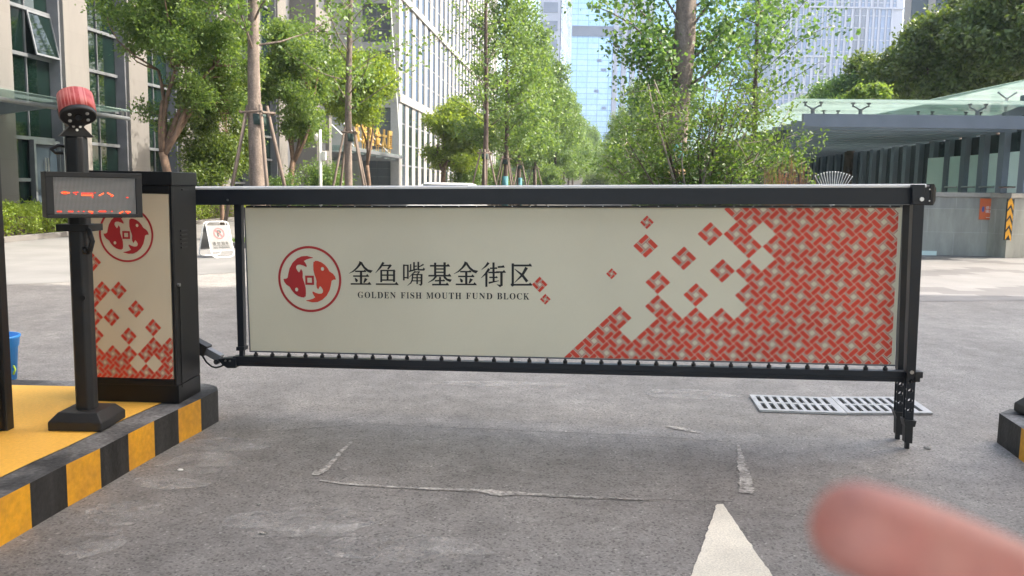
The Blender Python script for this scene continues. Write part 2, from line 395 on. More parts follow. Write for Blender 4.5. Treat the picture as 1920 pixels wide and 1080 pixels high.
# planting beds with granite kerbs
def bed(n0, n1, s0, s1):
    mb = MB(); T = lambda a, b, c: av(a, b, c)
    k = .15
    mb.box(n0, n1, s0, s0 + k, 0, .12, T); mb.box(n0, n1, s1 - k, s1, 0, .12, T)
    mb.box(n0, n0 + k, s0 + k, s1 - k, 0, .12, T); mb.box(n1 - k, n1, s0 + k, s1 - k, 0, .12, T)
    obj('kerb', mb, m_granite, kind='structure', bev=.01)
    mb = MB(); mb.box(n0 + k, n1 - k, s0 + k, s1 - k, 0, .09, T); obj('planting_soil', mb, m_soil, kind='structure')
bed(-7.4, -3.4, 16.9, 34); bed(-7.4, -3.3, 38, 150); bed(-15, -11.9, 14, 50)
rng = np.random.default_rng(7)
def quads(P, A, B):           # centres, half-length and half-width vectors -> diamond leaves
    n = len(P); vs = np.empty((n, 4, 3)); vs[:, 0] = P - A; vs[:, 1] = P + B; vs[:, 2] = P + A; vs[:, 3] = P - B
    me = bpy.data.meshes.new('leaves')
    me.vertices.add(n * 4); me.vertices.foreach_set('co', vs.astype(np.float32).ravel())
    me.loops.add(n * 4); me.loops.foreach_set('vertex_index', np.arange(n * 4, dtype=np.int32))
    me.polygons.add(n); me.polygons.foreach_set('loop_start', np.arange(0, n * 4, 4, dtype=np.int32))
    me.polygons.foreach_set('loop_total', np.full(n, 4, dtype=np.int32))
    me.update(); return me
def unit(n):
    d = rng.normal(size=(n, 3)); return d / np.linalg.norm(d, axis=1, keepdims=True)
def leafmesh(P, size, upbias=.3, wid=.5):
    n = len(P); A = unit(n); A[:, 2] -= upbias * .6; A /= np.linalg.norm(A, axis=1, keepdims=True)
    R = unit(n); R[:, 2] += upbias; B = np.cross(A, R); B /= np.linalg.norm(B, axis=1, keepdims=True) + 1e-9
    s = size * rng.uniform(.65, 1.35, (n, 1)) * .5
    return quads(P, A * s, B * s * wid)
def sprigs(centres, per, spread):
    n = len(centres); P = np.repeat(centres, per, axis=0); return P + rng.normal(size=P.shape) * spread
# grass in the beds
def grass(n0, n1, s0, s1, cnt):
    a = rng.uniform(n0, n1, cnt); b = s0 + (s1 - s0) * rng.uniform(0, 1, cnt) ** 1.8
    P = np.array([tuple(av(x, y, .13)) for x, y in zip(a, b)])
    A = np.zeros((cnt, 3)); A[:, 2] = 1; A[:, :2] = rng.normal(size=(cnt, 2)) * .35
    B = unit(cnt); B[:, 2] = 0
    obj('grass', quads(P, A * .07, B * .012), m_grass, kind='stuff')
grass(-7.2, -3.6, 17.1, 34, 9000)

# ------------------------------------------------------------------ traffic islands
def island(pts, z, face, first, period, name):
    """pts: ground outline of the visible edge (front to back), closed far away by the last points"""
    inner = []; n = len(pts)
    for i in range(n):
        t = (pts[(i + 1) % n] - pts[i - 1]); t.z = 0; t.normalize(); q = V((-t.y, t.x, 0)); inner.append(pts[i] + q * .15)
    top = MB(); top.add([V((p.x, p.y, z + .003)) for p in inner], [tuple(range(n))])
    obj(name, top, m_yellowtop, kind='structure')
    kt = MB()
    for i in range(n):
        j = (i + 1) % n
        kt.add([V((pts[i].x, pts[i].y, z)), V((pts[j].x, pts[j].y, z)), V((inner[j].x, inner[j].y, z)), V((inner[i].x, inner[i].y, z))], [(0, 1, 2, 3)])
    d = 0; base = face
    for i in range(n):
        a, b = pts[i], pts[(i + 1) % n]; L = (b - a).length; k = 0; x = 0
        while x < L - 1e-6:
            nxt = min(L, (math.floor((d + x - first) / period + 1e-6) + 1) * period + first - d)
            q0, q1 = a.lerp(b, x / L), a.lerp(b, nxt / L)
            mi = 1 + (1 + int(math.floor((d + x - first) / period + 1e-6))) % 2
            c = .006
            i0, i1 = q0.lerp(inner[i], 0), q1
            kt.add([V((q0.x, q0.y, 0)), V((q1.x, q1.y, 0)), V((q1.x, q1.y, z)), V((q0.x, q0.y, z))], [(0, 1, 2, 3)], mi)
            x = nxt
        d += L
    obj('kerb', kt, [m_kerbtop, m_kerbblack, m_yellow], kind='structure')
ZI = .18
e = [gp(u, v) for u, v in [(60, 990), (126, 951), (189, 916), (240, 885.6), (291, 856), (336, 831), (378, 808.5), (410, 790)]]
d0 = (e[1] - e[0]).normalized()
first = e[0] - d0 * 4.4
corner = e[-1].copy()
outline = [first] + e[:-1] + [corner, corner + V((-.035, .085, 0)), corner + V((-.10, .14, 0)), corner + V((-.22, .165, 0)), V((-7, corner.y + .165, 0)), V((-7, first.y, 0))]
PER = (e[6] - e[0]).length / 6
island(outline, ZI, None, 4.4 - PER, PER, 'traffic_island')
c0 = gp(1869, 829.5); c1 = gp(1910, 860); dr = (c1 - c0).normalized()
perR = (c1 - c0).length
far = c0 - dr * .0
outR = [c0, c0 + dr * 5.0, V((6.5, (c0 + dr * 5).y, 0)), V((6.5, c0.y + .10, 0)), c0 + V((.12, .10, 0))]
island(outR, .165, None, perR, perR, 'traffic_island')

# ------------------------------------------------------------------ marks on the road
def mark(name, pts, z, mat, jag=0):
    out = []
    for i in range(len(pts)):
        a, b = pts[i], pts[(i + 1) % len(pts)]
        k = max(1, int((b - a).length / .03)) if jag else 1
        for j in range(k):
            p = a.lerp(b, j / k)
            out.append(p + V((rng.normal() * jag, rng.normal() * jag, 0)))
    return sheet(name, out, z, mat)
ap = gp(1350, 948); bl, br = gp(1300, 1080), gp(1442, 1080)
mark('road_marking', [ap + V((-.012, 0, 0)), ap.lerp(bl, 2.2), ap.lerp(br, 2.2), ap + V((.012, 0, 0))], .008, m_whitepaint, .0022)
def seam(pix, wid, jag, z=.0045):
    pts = [gp(u, v) for u, v in pix]; L = []; R_ = []
    for i in range(len(pts) - 1):
        a, b = pts[i], pts[i + 1]; t = (b - a).normalized(); q = V((-t.y, t.x, 0)); k = max(2, int((b - a).length / .02))
        for j in range(k):
            p = a.lerp(b, j / k); f = wid[i] + (wid[i + 1] - wid[i]) * j / k
            L.append(p + q * max(.002, f * (1 + rng.normal() * jag))); R_.append(p - q * max(.002, f * (1 + rng.normal() * jag)))
    mb = MB(); n = len(L)
    mb.add([(p.x, p.y, z) for p in L + R_], [(i, i + 1, n + i + 1, n + i) for i in range(n - 1)])
    obj('cement_seam', mb, m_concrete, kind='structure')
seam([(600, 902), (650, 909), (760, 916), (900, 921), (935, 925), (960, 926), (1100, 934), (1250, 940)], [.008, .011, .009, .018, .035, .018, .010, .003], .18)
seam([(672, 818), (640, 848), (612, 880), (585, 895)], [.004, .012, .014, .026], .2, .0055)
seam([(1384, 836), (1390, 865), (1398, 900), (1402, 930)], [.006, .020, .026, .034], .2, .0055)
seam([(1245, 800), (1285, 806), (1318, 814)], [.01, .03, .008], .3)
crk = MB()
def crack(pix):
    pts = []
    for (a, b), (c, d) in zip(pix, pix[1:]):
        p, q = gp(a, b), gp(c, d); k = max(2, int((q - p).length / .05))
        for j in range(k): pts.append(p.lerp(q, j / k) + V((rng.normal() * .004, rng.normal() * .004, 0)))
    n = len(pts)
    crk.add([(p.x, p.y + .0016, .005) for p in pts] + [(p.x, p.y - .0016, .005) for p in pts], [(i, i + 1, n + i + 1, n + i) for i in range(n - 1)])
crack([(690, 797), (900, 806), (1200, 818), (1380, 832)]); crack([(480, 812), (570, 806), (690, 797)]); crack([(1000, 929), (1180, 938), (1395, 943)]); crack([(690, 797), (655, 830)])
def smudge(u, v, rx, ry):
    c = gp(u, v); n = 24; mark('road_dust', [c + V((rx * math.cos(2 * math.pi * i / n) * rng.uniform(.75, 1.2), ry * math.sin(2 * math.pi * i / n) * rng.uniform(.75, 1.2), 0)) for i in range(n)], .003 + rng.uniform() * .002, m_dust)
for q in ((385, 868, .22, .16), (330, 905, .2, .10), (430, 835, .25, .12), (230, 960, .16, .14), (180, 1020, .12, .12), (960, 722, .5, .10), (1290, 740, .35, .14), (560, 980, .3, .16), (760, 1030, .3, .12)): smudge(*q)
obj('road_crack', crk, m_hole, kind='structure')

# ------------------------------------------------------------------ drain grates
def grate(p, label):
    T = lambda a, b, c: p[0] + (p[1] - p[0]) * a + (p[3] - p[0]) * b + V((0, 0, c))
    ctr = T(.5, .5, 0)
    t = thing('drain_grate', label, 'drain grate', ctr, 'steel drain grates in the road')
    xs = [0, .035] + [x for k in range(9) for x in (.06 + k * .1, .06 + k * .1 + .052)] + [.985, 1]
    mb = MB(); z0, z1 = .003, .016
    mb.box(0, 1, 0, .09, z0, z1, T); mb.box(0, 1, .91, 1, z0, z1, T); mb.box(0, 1, .46, .54, z0, z1, T)
    for r0, r1 in ((.09, .46), (.54, .91)):
        last = 0.
        for k in range(9):
            a = .06 + k * .1; mb.box(last, a, r0, r1, z0, z1, T); last = a + .054
        mb.box(last, 1, r0, r1, z0, z1, T)
    obj('grating', mb, m_galv, t)
    mb = MB(); mb.add([T(-.0, 0, .0045), T(1, 0, .0045), T(1, 1, .0045), T(0, 1, .0045)], [(0, 1, 2, 3)]); obj('drain_pit_shade', mb, m_hole, t)  # flat black sheet stands for the dark inside the drain
grate([gp(1424, 773), gp(1588, 779), gp(1556, 749.5), gp(1405, 744)], 'silver drain grate in the asphalt, the one clear of the barrier legs')
grate([gp(1589, 778.5), gp(1749, 778.5), gp(1713, 748.5), gp(1557, 748)], 'silver drain grate in the asphalt behind the barrier legs')

# ================================================================== the barrier
def pp(P, pts): return [P.loc(u, v) for u, v in pts]
C0 = gp(333, 759, ZI)
cy = math.radians(2.5)
CF = Plane(C0, V((math.cos(cy), -math.sin(cy), 0)), V((0, 0, 1)))       # cabinet front
CW = .52
a_l = -CW
zt = CF.loc(321.5, 322)[1]
root = thing('barrier_gate', 'charcoal road barrier with a long cream and red advert panel hung under its arm', 'barrier gate', V((C0.x, C0.y + .15, ZI)))
TC = lambda a, b, d: CF.W(a, b, d)
mb = MB()
mb.prism([(a_l, .10), (0, .10), (0, zt - .07), (a_l, zt - .07)], -.30, -.012, TC)
mb.prism([(a_l - .006, zt - .07), (.006, zt - .07), (.006, zt), (a_l - .006, zt)], -.306, .006, TC)
mb.prism([(a_l, 0), (0, 0), (0, .098), (a_l, .098)], -.30, -.02, TC)
pa0, pb1 = CF.loc(154, 361); pa1, pb0 = CF.loc(316, 711)
pa1 = max(pa1, CF.loc(315, 364)[0])
fr = .004
mb.prism([(a_l, .10), (pa0 - fr, .10), (pa0 - fr, zt - .072), (a_l, zt - .072)], -.012, 0, TC)
mb.prism([(pa1 + fr, .10), (0, .10), (0, zt - .072), (pa1 + fr, zt - .072)], -.012, 0, TC)
mb.prism([(pa0 - fr, .10), (pa1 + fr, .10), (pa1 + fr, pb0 - fr), (pa0 - fr, pb0 - fr)], -.012, 0, TC)
mb.prism([(pa0 - fr, pb1 + fr), (pa1 + fr, pb1 + fr), (pa1 + fr, zt - .072), (pa0 - fr, zt - .072)], -.012, 0, TC)
cab = obj('cabinet', mb, m_black, root, bev=.003)
# louvre slots and lock on the side
TS = lambda a, b, d: CF.W(d, a, -b)           # (height, depth back, out)
mb = MB()
for k in range(5): mb.prism([(.905 - k * .022, .09), (.912 - k * .022, .09), (.912 - k * .022, .17), (.905 - k * .022, .17)], .0005, .006, TS)
mb.prism([(1.12, .12), (1.126, .12), (1.126, .20), (1.12, .20)], .0005, .005, TS)
obj('vent', mb, m_pole, cab)
mb = MB(); lk = TS(.63, .045, .0)
mb.tube([lk, lk + CF.ex * .012], .009, 10); obj('lock', mb, m_steel, cab)
mb = MB(); mb.tube([TS(.08, .06, .002), TS(.63, .06, .002)], .0025, 6); obj('door_seam', mb, m_rubber, cab)
# lozenge tile art -------------------------------------------------
m_maroon = M('printed maroon line', (.42, .035, .025), .5)
def clip(poly, x0, x1, y0, y1):
    for ax, lim, sg in ((0, x0, 1), (0, x1, -1), (1, y0, 1), (1, y1, -1)):
        out = []
        for i in range(len(poly)):
            p, q = poly[i - 1], poly[i]; ip, iq = (p[ax] - lim) * sg >= 0, (q[ax] - lim) * sg >= 0
            if ip != iq:
                t = (lim - p[ax]) / (q[ax] - p[ax]); out.append((p[0] + (q[0] - p[0]) * t, p[1] + (q[1] - p[1]) * t))
            if iq: out.append(q)
        poly = out
        if not poly: return []
    return poly
def tile(mb, ca, cb, ha, hb, off, T, lim):
    # square (0..1)^2 turned 45 degrees, pinwheel of four bricks with a thin companion line each
    def m(x, y): return (ca + (x - y) * ha, cb + (x + y - 1) * hb)
    R0 = [((.010, .010), (.605, .264)), ((.004, .312), (.628, .354))]
    for q in range(4):
        for mi, ((x0, y0), (x1, y1)) in enumerate(R0):
            pts = [(x0, y0), (x1, y0), (x1, y1), (x0, y1)]
            for _ in range(q): pts = [(1 - y, x) for x, y in pts]
            pl = clip([m(*p) for p in pts], *lim)
            if len(pl) >= 3: mb.add([T(a, b, off) for a, b in pl], [tuple(range(len(pl)))], mi)
FISH = [(525,185),(440,164),(360,170),(290,203),(225,262),(180,340),(158,420),(148,472),(122,489),(84,491),(95,532),(125,572),(175,605),(200,650),(240,698),(290,733),(340,750),(385,753),(388,738),(403,741),(409,690),(408,620),(395,560),(375,500),(367,465),(371,420),(368,382),(348,346),(335,368),(318,398),(295,375),(276,338),(280,308),(300,290),(340,287),(385,300),(428,322),(433,300),(415,265),(393,235),(430,215),(480,200),(525,193)]
def emblem(mbR, mbD, mbC, ca, cb, s, T, off):
    """ca, cb centre; s metres per picture unit"""
    def m(x, y): return (ca + (x - 468) * s, cb - (y - 492) * s)
    for k, mb in ((0, mbD), (1, mbR)):
        pts = [(x, y) if k == 0 else (936 - x, 984 - y) for x, y in FISH]
        mb.add([T(*m(*p), off) for p in pts], [tuple(range(len(pts)))])
        ex, ey = (275, 640) if k == 0 else (661, 344)
        mbC.add([T(*m(ex + 23 * math.cos(q), ey + 27 * math.sin(q)), off + .0012) for q in [i * math.pi / 8 for i in range(16)]], [tuple(range(16))])
    N = 72
    for r0, r1 in ((428, 461),):
        vs = [T(*m(468 + r * math.cos(2 * math.pi * i / N), 492 + r * 1.015 * math.sin(2 * math.pi * i / N)), off) for r in (r0, r1) for i in range(N)]
        mbD.add(vs, [(i, (i + 1) % N, N + (i + 1) % N, N + i) for i in range(N)])
    for x0, y0, x1, y1 in ((404, 441, 532, 472), (404, 541, 532, 572), (404, 472, 435, 541), (501, 472, 532, 541)):
        mbD.add([T(*m(*p), off) for p in ((x0, y0), (x1, y0), (x1, y1), (x0, y1))], [(0, 1, 2, 3)])
# poster on the cabinet
mb = MB(); mb.prism([(pa0, pb0), (pa1, pb0), (pa1, pb1), (pa0, pb1)], -.012, -.004, TC)
poster = obj('poster', mb, m_creamlight, cab)
mbT = MB(); O = CF.loc(160 + 177 / 2.844, 350 + 553 / 2.844)
Q = CF.loc(160 + 360 / 2.844, 350 + 752 / 2.844); sx, sy = (Q[0] - O[0]) / 4, (O[1] - Q[1]) / 4
for i, j in [(0, 0), (-2, 0), (2, 2), (4, 4), (-1, 3), (1, 5), (-3, 1), (-3, -3), (-3, 3), (-3, 5), (-1, 7), (1, 7), (4, 6), (5, 7), (6, 6), (-2, 8), (0, 8), (3, 9), (5, 9), (-1, 9), (1, 9), (-3, 7), (-3, 9), (3, 7), (6, 8), (0, 10), (2, 10), (4, 10), (-2, 10), (6, 10)]:
    tile(mbT, O[0] + i * sx, O[1] - j * sy, sx * .992, sy * .992, -.0025, TC, (pa0, pa1, pb0, pb1))
obj('tile_print', mbT, [m_red, m_maroon], cab)
mR, mD, mC = MB(), MB(), MB(); ec = CF.loc(236, 439); er = CF.loc(287, 439)[0] - ec[0]
emblem(mR, mD, mC, ec[0], ec[1], er / 461, TC, -.0025)
k0 = len(mD.v); mD.v += mR.v; mD.f += [tuple(i + k0 for i in f) for f in mR.f]; mD.m += [0] * len(mR.f)
k0 = len(mD.v); mD.v += mC.v; mD.f += [tuple(i + k0 for i in f) for f in mC.f]; mD.m += [1] * len(mC.f)
obj('emblem', mD, [m_darkred, m_creamlight], cab)

# arm plane
A0, A1 = at(372, 351, 4.93), at(1740, 346.5, 4.44)
BP = Plane(A0, A1 - A0, V((0, 0, 1)))
TB = lambda a, b, d: BP.W(a, b, d)
aL = -.25; aR = BP.loc(1744, 365)[0]
hA = BP.loc(372, 384)[1]; hR = BP.loc(1730, 384)[1]; h = (hA + hR) / 2
TX = lambda d, b, a: BP.W(a, b, d)
mb = MB()
mb.prism([(0, h), (0, -.010), (-.012, 0), (-.078, 0), (-.09, -.012), (-.09, h)][::-1], aL, aR, TX)
arm = obj('boom_arm', mb, m_arm, root, bev=.002)
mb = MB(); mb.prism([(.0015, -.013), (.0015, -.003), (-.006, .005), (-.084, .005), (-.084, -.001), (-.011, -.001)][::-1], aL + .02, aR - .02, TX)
obj('top_highlight_strip', mb, m_white, arm)  # white strip paints the bright sky highlight along the arm's top edge
mb = MB(); ah = h + .0; mb.loft([[TX(d, b, aR) for d, b in ((.004, ah - .004), (-.094, ah - .004), (-.094, .004), (.004, .004))], [TX(d, b, aR + .016) for d, b in ((.004, ah - .004), (-.094, ah - .004), (-.094, .004), (.004, .004))], [TX(d, b, aR + .032) for d, b in ((-.012, ah + .02), (-.08, ah + .02), (-.08, -.02), (-.012, -.02))]])
obj('end_cap', mb, m_rubber, arm)
mb = MB()
a_p0 = BP.loc(458, 388)[0]; a_p1 = BP.loc(1690, 388)[0]
mb.prism([(-.02, h - .004), (-.02, h - .016), (-.07, h - .016), (-.07, h - .004)][::-1], a_p0, a_p1, TX)
ch = obj('panel_channel', mb, m_rubber, arm)
for k in range(36):
    mb = MB(); a = a_p0 + .05 + (a_p1 - a_p0 - .1) * k / 35; c = TB(a, h - .009, -.02); mb.tube([c, c + BP.n * .003], .0028, 8); obj('screw', mb, m_steel, ch)
mb = MB()
for a, b, r in ((BP.loc(427.5, 375)[0], BP.loc(427.5, 375)[1], .006), ):
    c = TB(a, b, 0); mb.tube([c, c + BP.n * .006], r, 10)
obj('screw', mb, m_steel, arm)
# advert panel
po = -.045
BPP = Plane(BP.o + BP.n * po, BP.ex, BP.ez)
PA0, PB1 = BPP.loc(459.5, 388); PA1, PB0 = BPP.loc(1678.5, 682.5)
PA1 = (PA1 + BPP.loc(1691, 386)[0]) / 2; PB0 = (PB0 + BPP.loc(465, 658.5)[1]) / 2; PB1 = h - .016
print('PANEL', PA0, PA1, PB0, PB1, BPP.loc(1691, 386), BPP.loc(1678.5, 682.5), BPP.loc(465, 658.5), 'arm h', hA, hR)
TP = lambda a, b, d: BPP.W(a, b, d)
mb = MB(); mb.prism([(PA0, PB0), (PA1, PB0), (PA1, PB1), (PA0, PB1)], -.012, 0, TP)
panel = obj('advert_panel', mb, m_cream, root)
mb = MB(); mb.prism([(PA0 - .006, PB0 - .008), (PA1 + .004, PB0 - .008), (PA1 + .004, PB0 - .0005), (PA0 - .006, PB0 - .0005)], -.014, .003, TP)
mb.prism([(PA0 - .007, PB0), (PA0 - .0005, PB0), (PA0 - .0005, PB1), (PA0 - .007, PB1)], -.014, .003, TP)
obj('panel_trim', mb, m_stoneside, panel)
mbT = MB()
O = BPP.loc(1354.3, 507.8); s1, s2 = BPP.loc(1658.7, 416), BPP.loc(1456.6, 416); sx = (s1[0] - s2[0]) / 8
s3, s4 = BPP.loc(1479.6, 439.6), BPP.loc(1473, 623.7); sy = (s3[1] - s4[1]) / 8
print('TILE', sx, sy)
present = {(0, 0), (-1, -3), (-3, -1), (-2, 2), (-5, 1), (-6, -2), (-5, 3), (-8, 4)}
start = {-6: 2, -5: 1, -4: 2, -3: 1, -2: 2, -1: 5, 0: 2, 1: 3, 2: 2, 3: 3, 4: -4, 5: -5, 6: -10, 7: -11, 8: -12}
for j, st in start.items():
    for i in range(st, 16):
        if (i + j) % 2 == 0 and (i, j) not in ((3, -3), (3, -1)): present.add((i, j))
present |= {(-9, 5), (-4, 4), (-2, 4), (0, 4)}
present -= {(-7, 5)}
for j in (6,): present -= {(-12, 6)}
pr_lim = (PA0, PA1 - .018, PB0 + .001, PB1 - .002)
for i, j in present:
    tile(mbT, O[0] + i * sx, O[1] - j * sy, sx * .992, sy * .992, .0012, TP, pr_lim)
for u, v, r in ((1213, 416.8, 13.5), (1146.8, 513.2, 11), (1012, 533.5, 16), (1022.5, 561, 11)):
    a, b = BPP.loc(u, v); tile(mbT, a, b, sx * r / 24.8, sy * r / 23.6, .0012, TP, pr_lim)
obj('tile_print', mbT, [m_red, m_maroon], panel)
mR, mD, mC = MB(), MB(), MB()
ec = BPP.loc(580.6, 523.5); er = BPP.loc(640, 523.5)[0] - ec[0]
emblem(mR, mD, mC, ec[0], ec[1], er / 461, TP, .0012)
k0 = len(mD.v); mD.v += mR.v; mD.f += [tuple(i + k0 for i in f) for f in mR.f]; mD.m += [1] * len(mR.f)
k0 = len(mD.v); mD.v += mC.v; mD.f += [tuple(i + k0 for i in f) for f in mC.f]; mD.m += [2] * len(mC.f)
obj('emblem', mD, [m_darkred, m_red, m_cream], panel)
# brush lettering, stroke by stroke
def strokes(dat, conv, mb, off):
    for it in dat:
        if it[0] == 'p':
            pts = [BPP.loc(*conv(*q)) for q in it[1]]; mb.add([TP(a, b, off) for a, b in pts], [tuple(range(len(pts)))])
        else:
            pts, ws = it[1], it[2]
            if not hasattr(ws, '__len__'): ws = [ws] * len(pts)
            n = len(pts); L, R_ = [], []
            for i in range(n):
                p, q = V(pts[max(i - 1, 0)]), V(pts[min(i + 1, n - 1)]); t = (q - p).normalized(); nn = V((-t.y, t.x)); c = V(pts[i])
                L.append(c + nn * ws[i] * .5); R_.append(c - nn * ws[i] * .5)
            for i in range(n - 1):
                mb.add([TP(*BPP.loc(*conv(*q)), off) for q in (L[i], L[i + 1], R_[i + 1], R_[i])], [(0, 1, 2, 3)])
        off += .00004
    return off
c1 = lambda x, y: (640 + x / 10.105, 480 + y / 10.105)
c2 = lambda x, y: (820 + x / 8.727, 480 + y / 8.727)
def ser(x, y, s=1.): return ('p', [(x - 52 * s, y - 6), (x - 22 * s, y - 40 * s), (x + 16 * s, y + 14 * s), (x - 20 * s, y + 13 * s)])
JIN = [('s', [(372, 108), (345, 165), (300, 222), (230, 287), (148, 331)], [46, 46, 34, 26, 6]), ('p', [(335, 102), (350, 98), (405, 125), (400, 150), (350, 140)]),
       ('p', [(400, 130), (450, 205), (510, 255), (597, 275), (555, 324), (490, 296), (425, 235), (372, 160)]),
       ('s', [(262, 290), (470, 290)], 28), ('s', [(225, 380), (520, 380)], 28), ser(515, 378), ser(462, 288, .8), ('s', [(375, 285), (375, 530)], 42),
       ('p', [(255, 410), (298, 432), (318, 465), (300, 495), (272, 488), (262, 450)]), ('p', [(445, 412), (500, 438), (442, 510), (418, 505)]),
       ('s', [(180, 528), (560, 530)], 28), ser(556, 530, 1.1)]
YU = [('s', [(800, 120), (740, 215), (648, 322)], [44, 38, 6]), ('s', [(770, 180), (935, 178)], 27), ('s', [(940, 165), (880, 252)], [48, 26]),
      ('s', [(757, 262), (757, 495)], 36), ('s', [(757, 275), (1000, 275)], 27), ser(1018, 282, .8), ('s', [(1000, 268), (1000, 490)], 40), ('s', [(757, 362), (1000, 362)], 27),
      ('s', [(878, 275), (878, 455)], 36), ('s', [(757, 455), (1000, 455)], 27), ('s', [(655, 532), (1075, 534)], 28), ser(1072, 535, 1.2)]
ZUI = [('s', [(1185, 160), (1185, 462)], 32), ('s', [(1262, 165), (1262, 432)], 32), ('s', [(1180, 176), (1270, 176)], 24), ('s', [(1180, 410), (1270, 410)], 26),
       ('s', [(1315, 152), (1315, 292)], 26), ('s', [(1378, 115), (1378, 275)], 32), ('s', [(1378, 195), (1435, 190)], 22), ('s', [(1283, 292), (1440, 248)], 28),
       ('s', [(1460, 110), (1460, 262)], 34), ('s', [(1450, 260), (1575, 262)], 30), ('p', [(1555, 215), (1588, 245), (1570, 278), (1545, 262)]), ('s', [(1560, 158), (1462, 212)], [30, 14]),
       ('s', [(1405, 288), (1285, 402)], [30, 8]), ('s', [(1390, 305), (1485, 298)], 20), ('s', [(1485, 292), (1440, 350)], 22),
       ('s', [(1355, 345), (1345, 450), (1318, 510), (1252, 562)], [28, 28, 24, 6]), ('s', [(1355, 352), (1530, 352)], 22), ('s', [(1522, 342), (1520, 535)], 36),
       ('s', [(1350, 412), (1520, 412)], 20), ('s', [(1345, 470), (1520, 470)], 20), ('s', [(1438, 350), (1438, 530)], 28), ('p', [(1538, 530), (1510, 568), (1465, 535), (1505, 530)])]
JI = [('s', [(-120, 160), (200, 160)], 28), ser(196, 160, .9), ('s', [(-35, 108), (-35, 322)], 36), ('s', [(120, 103), (120, 322)], 38), ('s', [(-35, 212), (120, 212)], 22), ('s', [(-35, 265), (120, 265)], 22),
      ('s', [(-145, 322), (220, 322)], 27), ser(218, 322, .9), ('s', [(-18, 330), (-68, 388), (-152, 437)], [34, 26, 6]), ('p', [(95, 330), (130, 330), (165, 370), (238, 385), (212, 428), (150, 400), (110, 365)]),
      ('s', [(45, 342), (45, 472)], 34), ('s', [(-40, 405), (125, 402)], 24), ser(118, 402, .6), ('s', [(-85, 468), (185, 468)], 27), ser(182, 468, .9)]
JIE = [('s', [(838, 108), (800, 160), (722, 226)], [44, 30, 6]), ('s', [(850, 208), (790, 290), (715, 362)], [42, 30, 6]), ('s', [(803, 270), (803, 505)], [38, 34]),
       ('s', [(920, 105), (920, 290)], 36), ('s', [(860, 200), (980, 200)], 23), ser(975, 200, .6), ('s', [(835, 270), (1010, 268)], 24), ('s', [(922, 290), (922, 420)], 34), ('s', [(850, 350), (985, 350)], 23), ser(982, 350, .6),
       ('s', [(840, 440), (1008, 404)], [34, 10]), ('s', [(988, 180), (1095, 175)], 30), ser(1095, 178, .8), ('s', [(960, 262), (1115, 262)], 26), ser(1112, 262, .9), ('s', [(1050, 265), (1050, 488)], 40), ('p', [(1070, 480), (1025, 512), (970, 462), (1032, 470)])]
QU = [('s', [(1215, 155), (1540, 155)], 32), ser(1538, 158, 1.0), ('s', [(1235, 120), (1235, 490)], 38), ('s', [(1205, 470), (1548, 470)], 30), ser(1540, 468, .9), ('p', [(1196, 462), (1230, 438), (1260, 466), (1230, 504)]),
      ('s', [(1462, 188), (1390, 312), (1262, 438)], [52, 38, 6]), ('s', [(1265, 212), (1390, 312), (1472, 420)], [10, 40, 46])]
mb = MB(); off = .0012
off = strokes(JIN, c1, mb, off); strokes(YU, c1, mb, .0012); strokes(ZUI, c1, mb, .0012); strokes(JI, c2, mb, .0012)
strokes(JIN, lambda x, y: (675.8 + 198.5 + (x - 375) / 9.85, 480.3 + y / 10.0), mb, .0012); strokes(JIE, c2, mb, .0012); strokes(QU, c2, mb, .0012)
obj('lettering', mb, m_ink, panel)

def text_mesh(s, extrude=0., offset=0.):
    cu = bpy.data.curves.new('text', 'FONT'); cu.body = s; cu.extrude = extrude; cu.offset = offset; cu.resolution_u = 4
    o = bpy.data.objects.new('text', cu); COL.objects.link(o)
    dg = bpy.context.evaluated_depsgraph_get(); dg.update()
    me = bpy.data.meshes.new_from_object(o.evaluated_get(dg))
    bpy.data.objects.remove(o); bpy.data.curves.remove(cu)
    vs = [tuple(v.co) for v in me.vertices]; fs = [tuple(p.vertices) for p in me.polygons]
    bpy.data.meshes.remove(me); return vs, fs
def put_text(mb, s, x0, x1, y0, y1, T, off=0., extrude=0., offset=0., mi=0):
    vs, fs = text_mesh(s, extrude, offset)
    if not vs: return
    X = [v[0] for v in vs]; Y = [v[1] for v in vs]; ax, bx, ay, by = min(X), max(X), min(Y), max(Y)
    mb.add([T(x0 + (v[0] - ax) / (bx - ax) * (x1 - x0), y0 + (v[1] - ay) / (by - ay) * (y1 - y0), off + v[2]) for v in vs], fs, mi)
def bold(s): return ''.join(chr(0x1D400 + ord(c) - 65) if 'A' <= c <= 'Z' else c for c in s)
mb = MB()
for wd, u0, u1, v0, v1 in (('GOLDEN', 671, 742, 547.8, 558.6), ('FISH', 751.5, 790.5, 548.5, 559.3), ('MOUTH', 799.5, 865, 549, 559.8), ('FUND', 874, 923, 549.6, 560.4), ('BLOCK', 932, 992.5, 549.9, 561)):
    L0, L1 = BPP.loc(u0, v1), BPP.loc(u1, v0)
    k = len(wd); tw = L1[0] - L0[0]
    wts = {'I': .42, 'M': 1.25, 'G': 1.02, 'O': 1.02, 'S': .72, 'L': .85, 'F': .82, 'E': .86, 'B': .9, 'U': .98, 'N': 1.0, 'D': 1.0, 'H': 1.05, 'T': .9, 'C': .92, 'K': 1.02}
    tot = sum(wts[c] for c in wd) + .22 * (k - 1); x = L0[0]
    for c in wd:
        cw = wts[c] / tot * tw
        put_text(mb, bold(c), x, x + cw, L0[1], L1[1], TP, .0012); x += cw + .22 / tot * tw
obj('small_lettering', mb, m_ink, panel)

